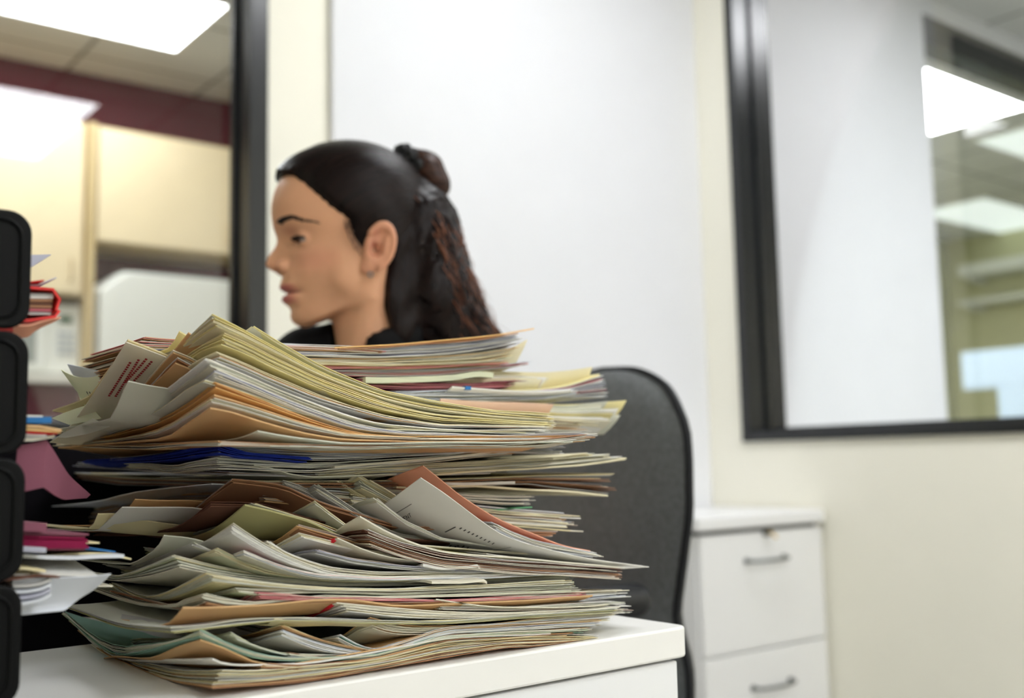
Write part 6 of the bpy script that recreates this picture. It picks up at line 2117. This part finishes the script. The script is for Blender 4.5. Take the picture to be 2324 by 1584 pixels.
def cloth(name, plist, off, m, clip, st=0.0055):
    lo_ = np.min([np.minimum(a, b) - max(ra, rb) for a, b, ra, rb, k in plist], axis=0) - 0.03
    h2 = np.max([np.maximum(a, b) + max(ra, rb) for a, b, ra, rb, k in plist], axis=0) + 0.03
    ax = [np.arange(p, q, st) for p, q in zip(lo_, h2)]
    ff = np.full([len(a) for a in ax], 0.5, np.float32)
    add_caps(ff, *ax, plist, off)
    X, Y, Z = np.meshgrid(*ax, indexing='ij')
    ff = clip(ff, X, Y, Z)
    Vc, Fc = surface_net(ff, *ax)
    o = np_mesh(name, Vc - base, Fc, m, None)
    o.parent = person
    return o


sleeves = [p for p in arms if p[2] > 0.0300]
collar = [(to_world([34, -34, -112]), to_world([66, -58, -128]), 0.012, 0.016, 0.01), (to_world([-44, -40, -108]), to_world([34, -34, -114]), 0.010, 0.012, 0.012),
          (to_world([-44, 40, -112]), to_world([-10, 52, -130]), 0.012, 0.012, 0.012), (to_world([-58, 0, -104]), to_world([-44, 40, -112]), 0.012, 0.012, 0.012),
          (to_world([-58, 0, -104]), to_world([-44, -40, -108]), 0.012, 0.012, 0.012), (to_world([66, -58, -128]), to_world([90, -46, -154]), 0.012, 0.014, 0.025), (to_world([90, -46, -154]), to_world([52, -40, -215]), 0.018, 0.03, 0.03),
          (to_world([66, -58, -128]), to_world([30, -56, -200]), 0.018, 0.035, 0.03), (to_world([80, -50, -145]), to_world([36, -46, -190]), 0.02, 0.03, 0.03)]
neck_c = to_world([-10, 0, -120])


def top_clip(ff, X, Y, Z):
    # open at the throat
    hxx = ((X - HO[0]) * HF[0] + (Y - HO[1]) * HF[1]) / MM
    hyy = ((X - HO[0]) * HL[0] + (Y - HO[1]) * HL[1]) / MM
    hzz = (Z - HO[2]) / MM
    nk = cap(hxx, hyy, hzz, (-2, 0, -60), (-22, 0, -150), 53, 55) * MM
    vn = np.maximum(nk, (-175 - hzz) * MM)
    return np.maximum(ff, -vn)


cloth('black_top', torso[:9] + sleeves + collar, 0.0095, M_top, top_clip)
cloth('trousers', [torso[5], torso[6], torso[9 if len(torso) > 9 else 5], torso[10 if len(torso) > 10 else 6]] + [p for i, p in enumerate(legs) if i % 4 < 3], 0.011, M_tr,
      lambda ff, X, Y, Z: np.maximum(ff, np.maximum(Z - 0.70, 0.07 - Z)))
for i in (3, 7):
    cloth('shoe', [legs[i]], 0.010, M_shoe, lambda ff, X, Y, Z: np.maximum(ff, 0.003 - Z), 0.006)
# earring
mb = MB()
mb.tube([(8 + 3 * math.cos(a_), 79.0, -44 + 3 * math.sin(a_)) for a_ in np.linspace(0, 6.28, 13)], 0.9, 6, caps=False)
child('earring', mb, M_steel)
EXPOSURE = 1.4

# ------------------------------------------------------------------ camera, world, output look
cam_d = bpy.data.cameras.new('camera')
cam = bpy.data.objects.new('camera', cam_d)
COL.objects.link(cam)
cam_d.sensor_fit = 'HORIZONTAL'
cam_d.sensor_width = 36.0
cam_d.lens = 36.0 * FPX / 2324.0
cam_d.clip_start = 0.02
cam_d.clip_end = 60
from mathutils import Matrix
cam.matrix_world = Matrix(((RT[0], UP[0], -FW[0], CAM[0]), (RT[1], UP[1], -FW[1], CAM[1]), (RT[2], UP[2], -FW[2], CAM[2]), (0, 0, 0, 1)))
cam_d.dof.use_dof = True
cam_d.dof.focus_distance = 0.80
cam_d.dof.aperture_fstop = 4.0
scene.camera = cam

w = bpy.data.worlds.new('world')
scene.world = w
w.use_nodes = True
w.node_tree.nodes['Background'].inputs[0].default_value = (0.8, 0.85, 0.9, 1)
w.node_tree.nodes['Background'].inputs[1].default_value = 0.3

vsn = scene.view_settings
scene.display_settings.display_device = 'sRGB'
vsn.view_transform = 'Standard'
vsn.look = 'None'
vsn.gamma = 1.0
vsn.use_curve_mapping = False
vsn.exposure = EXPOSURE
scene.cycles.use_denoising = True
scene.cycles.max_bounces = 10
scene.cycles.diffuse_bounces = 6
scene.cycles.glossy_bounces = 4
scene.cycles.transparent_max_bounces = 12
scene.cycles.sample_clamp_indirect = 6.0
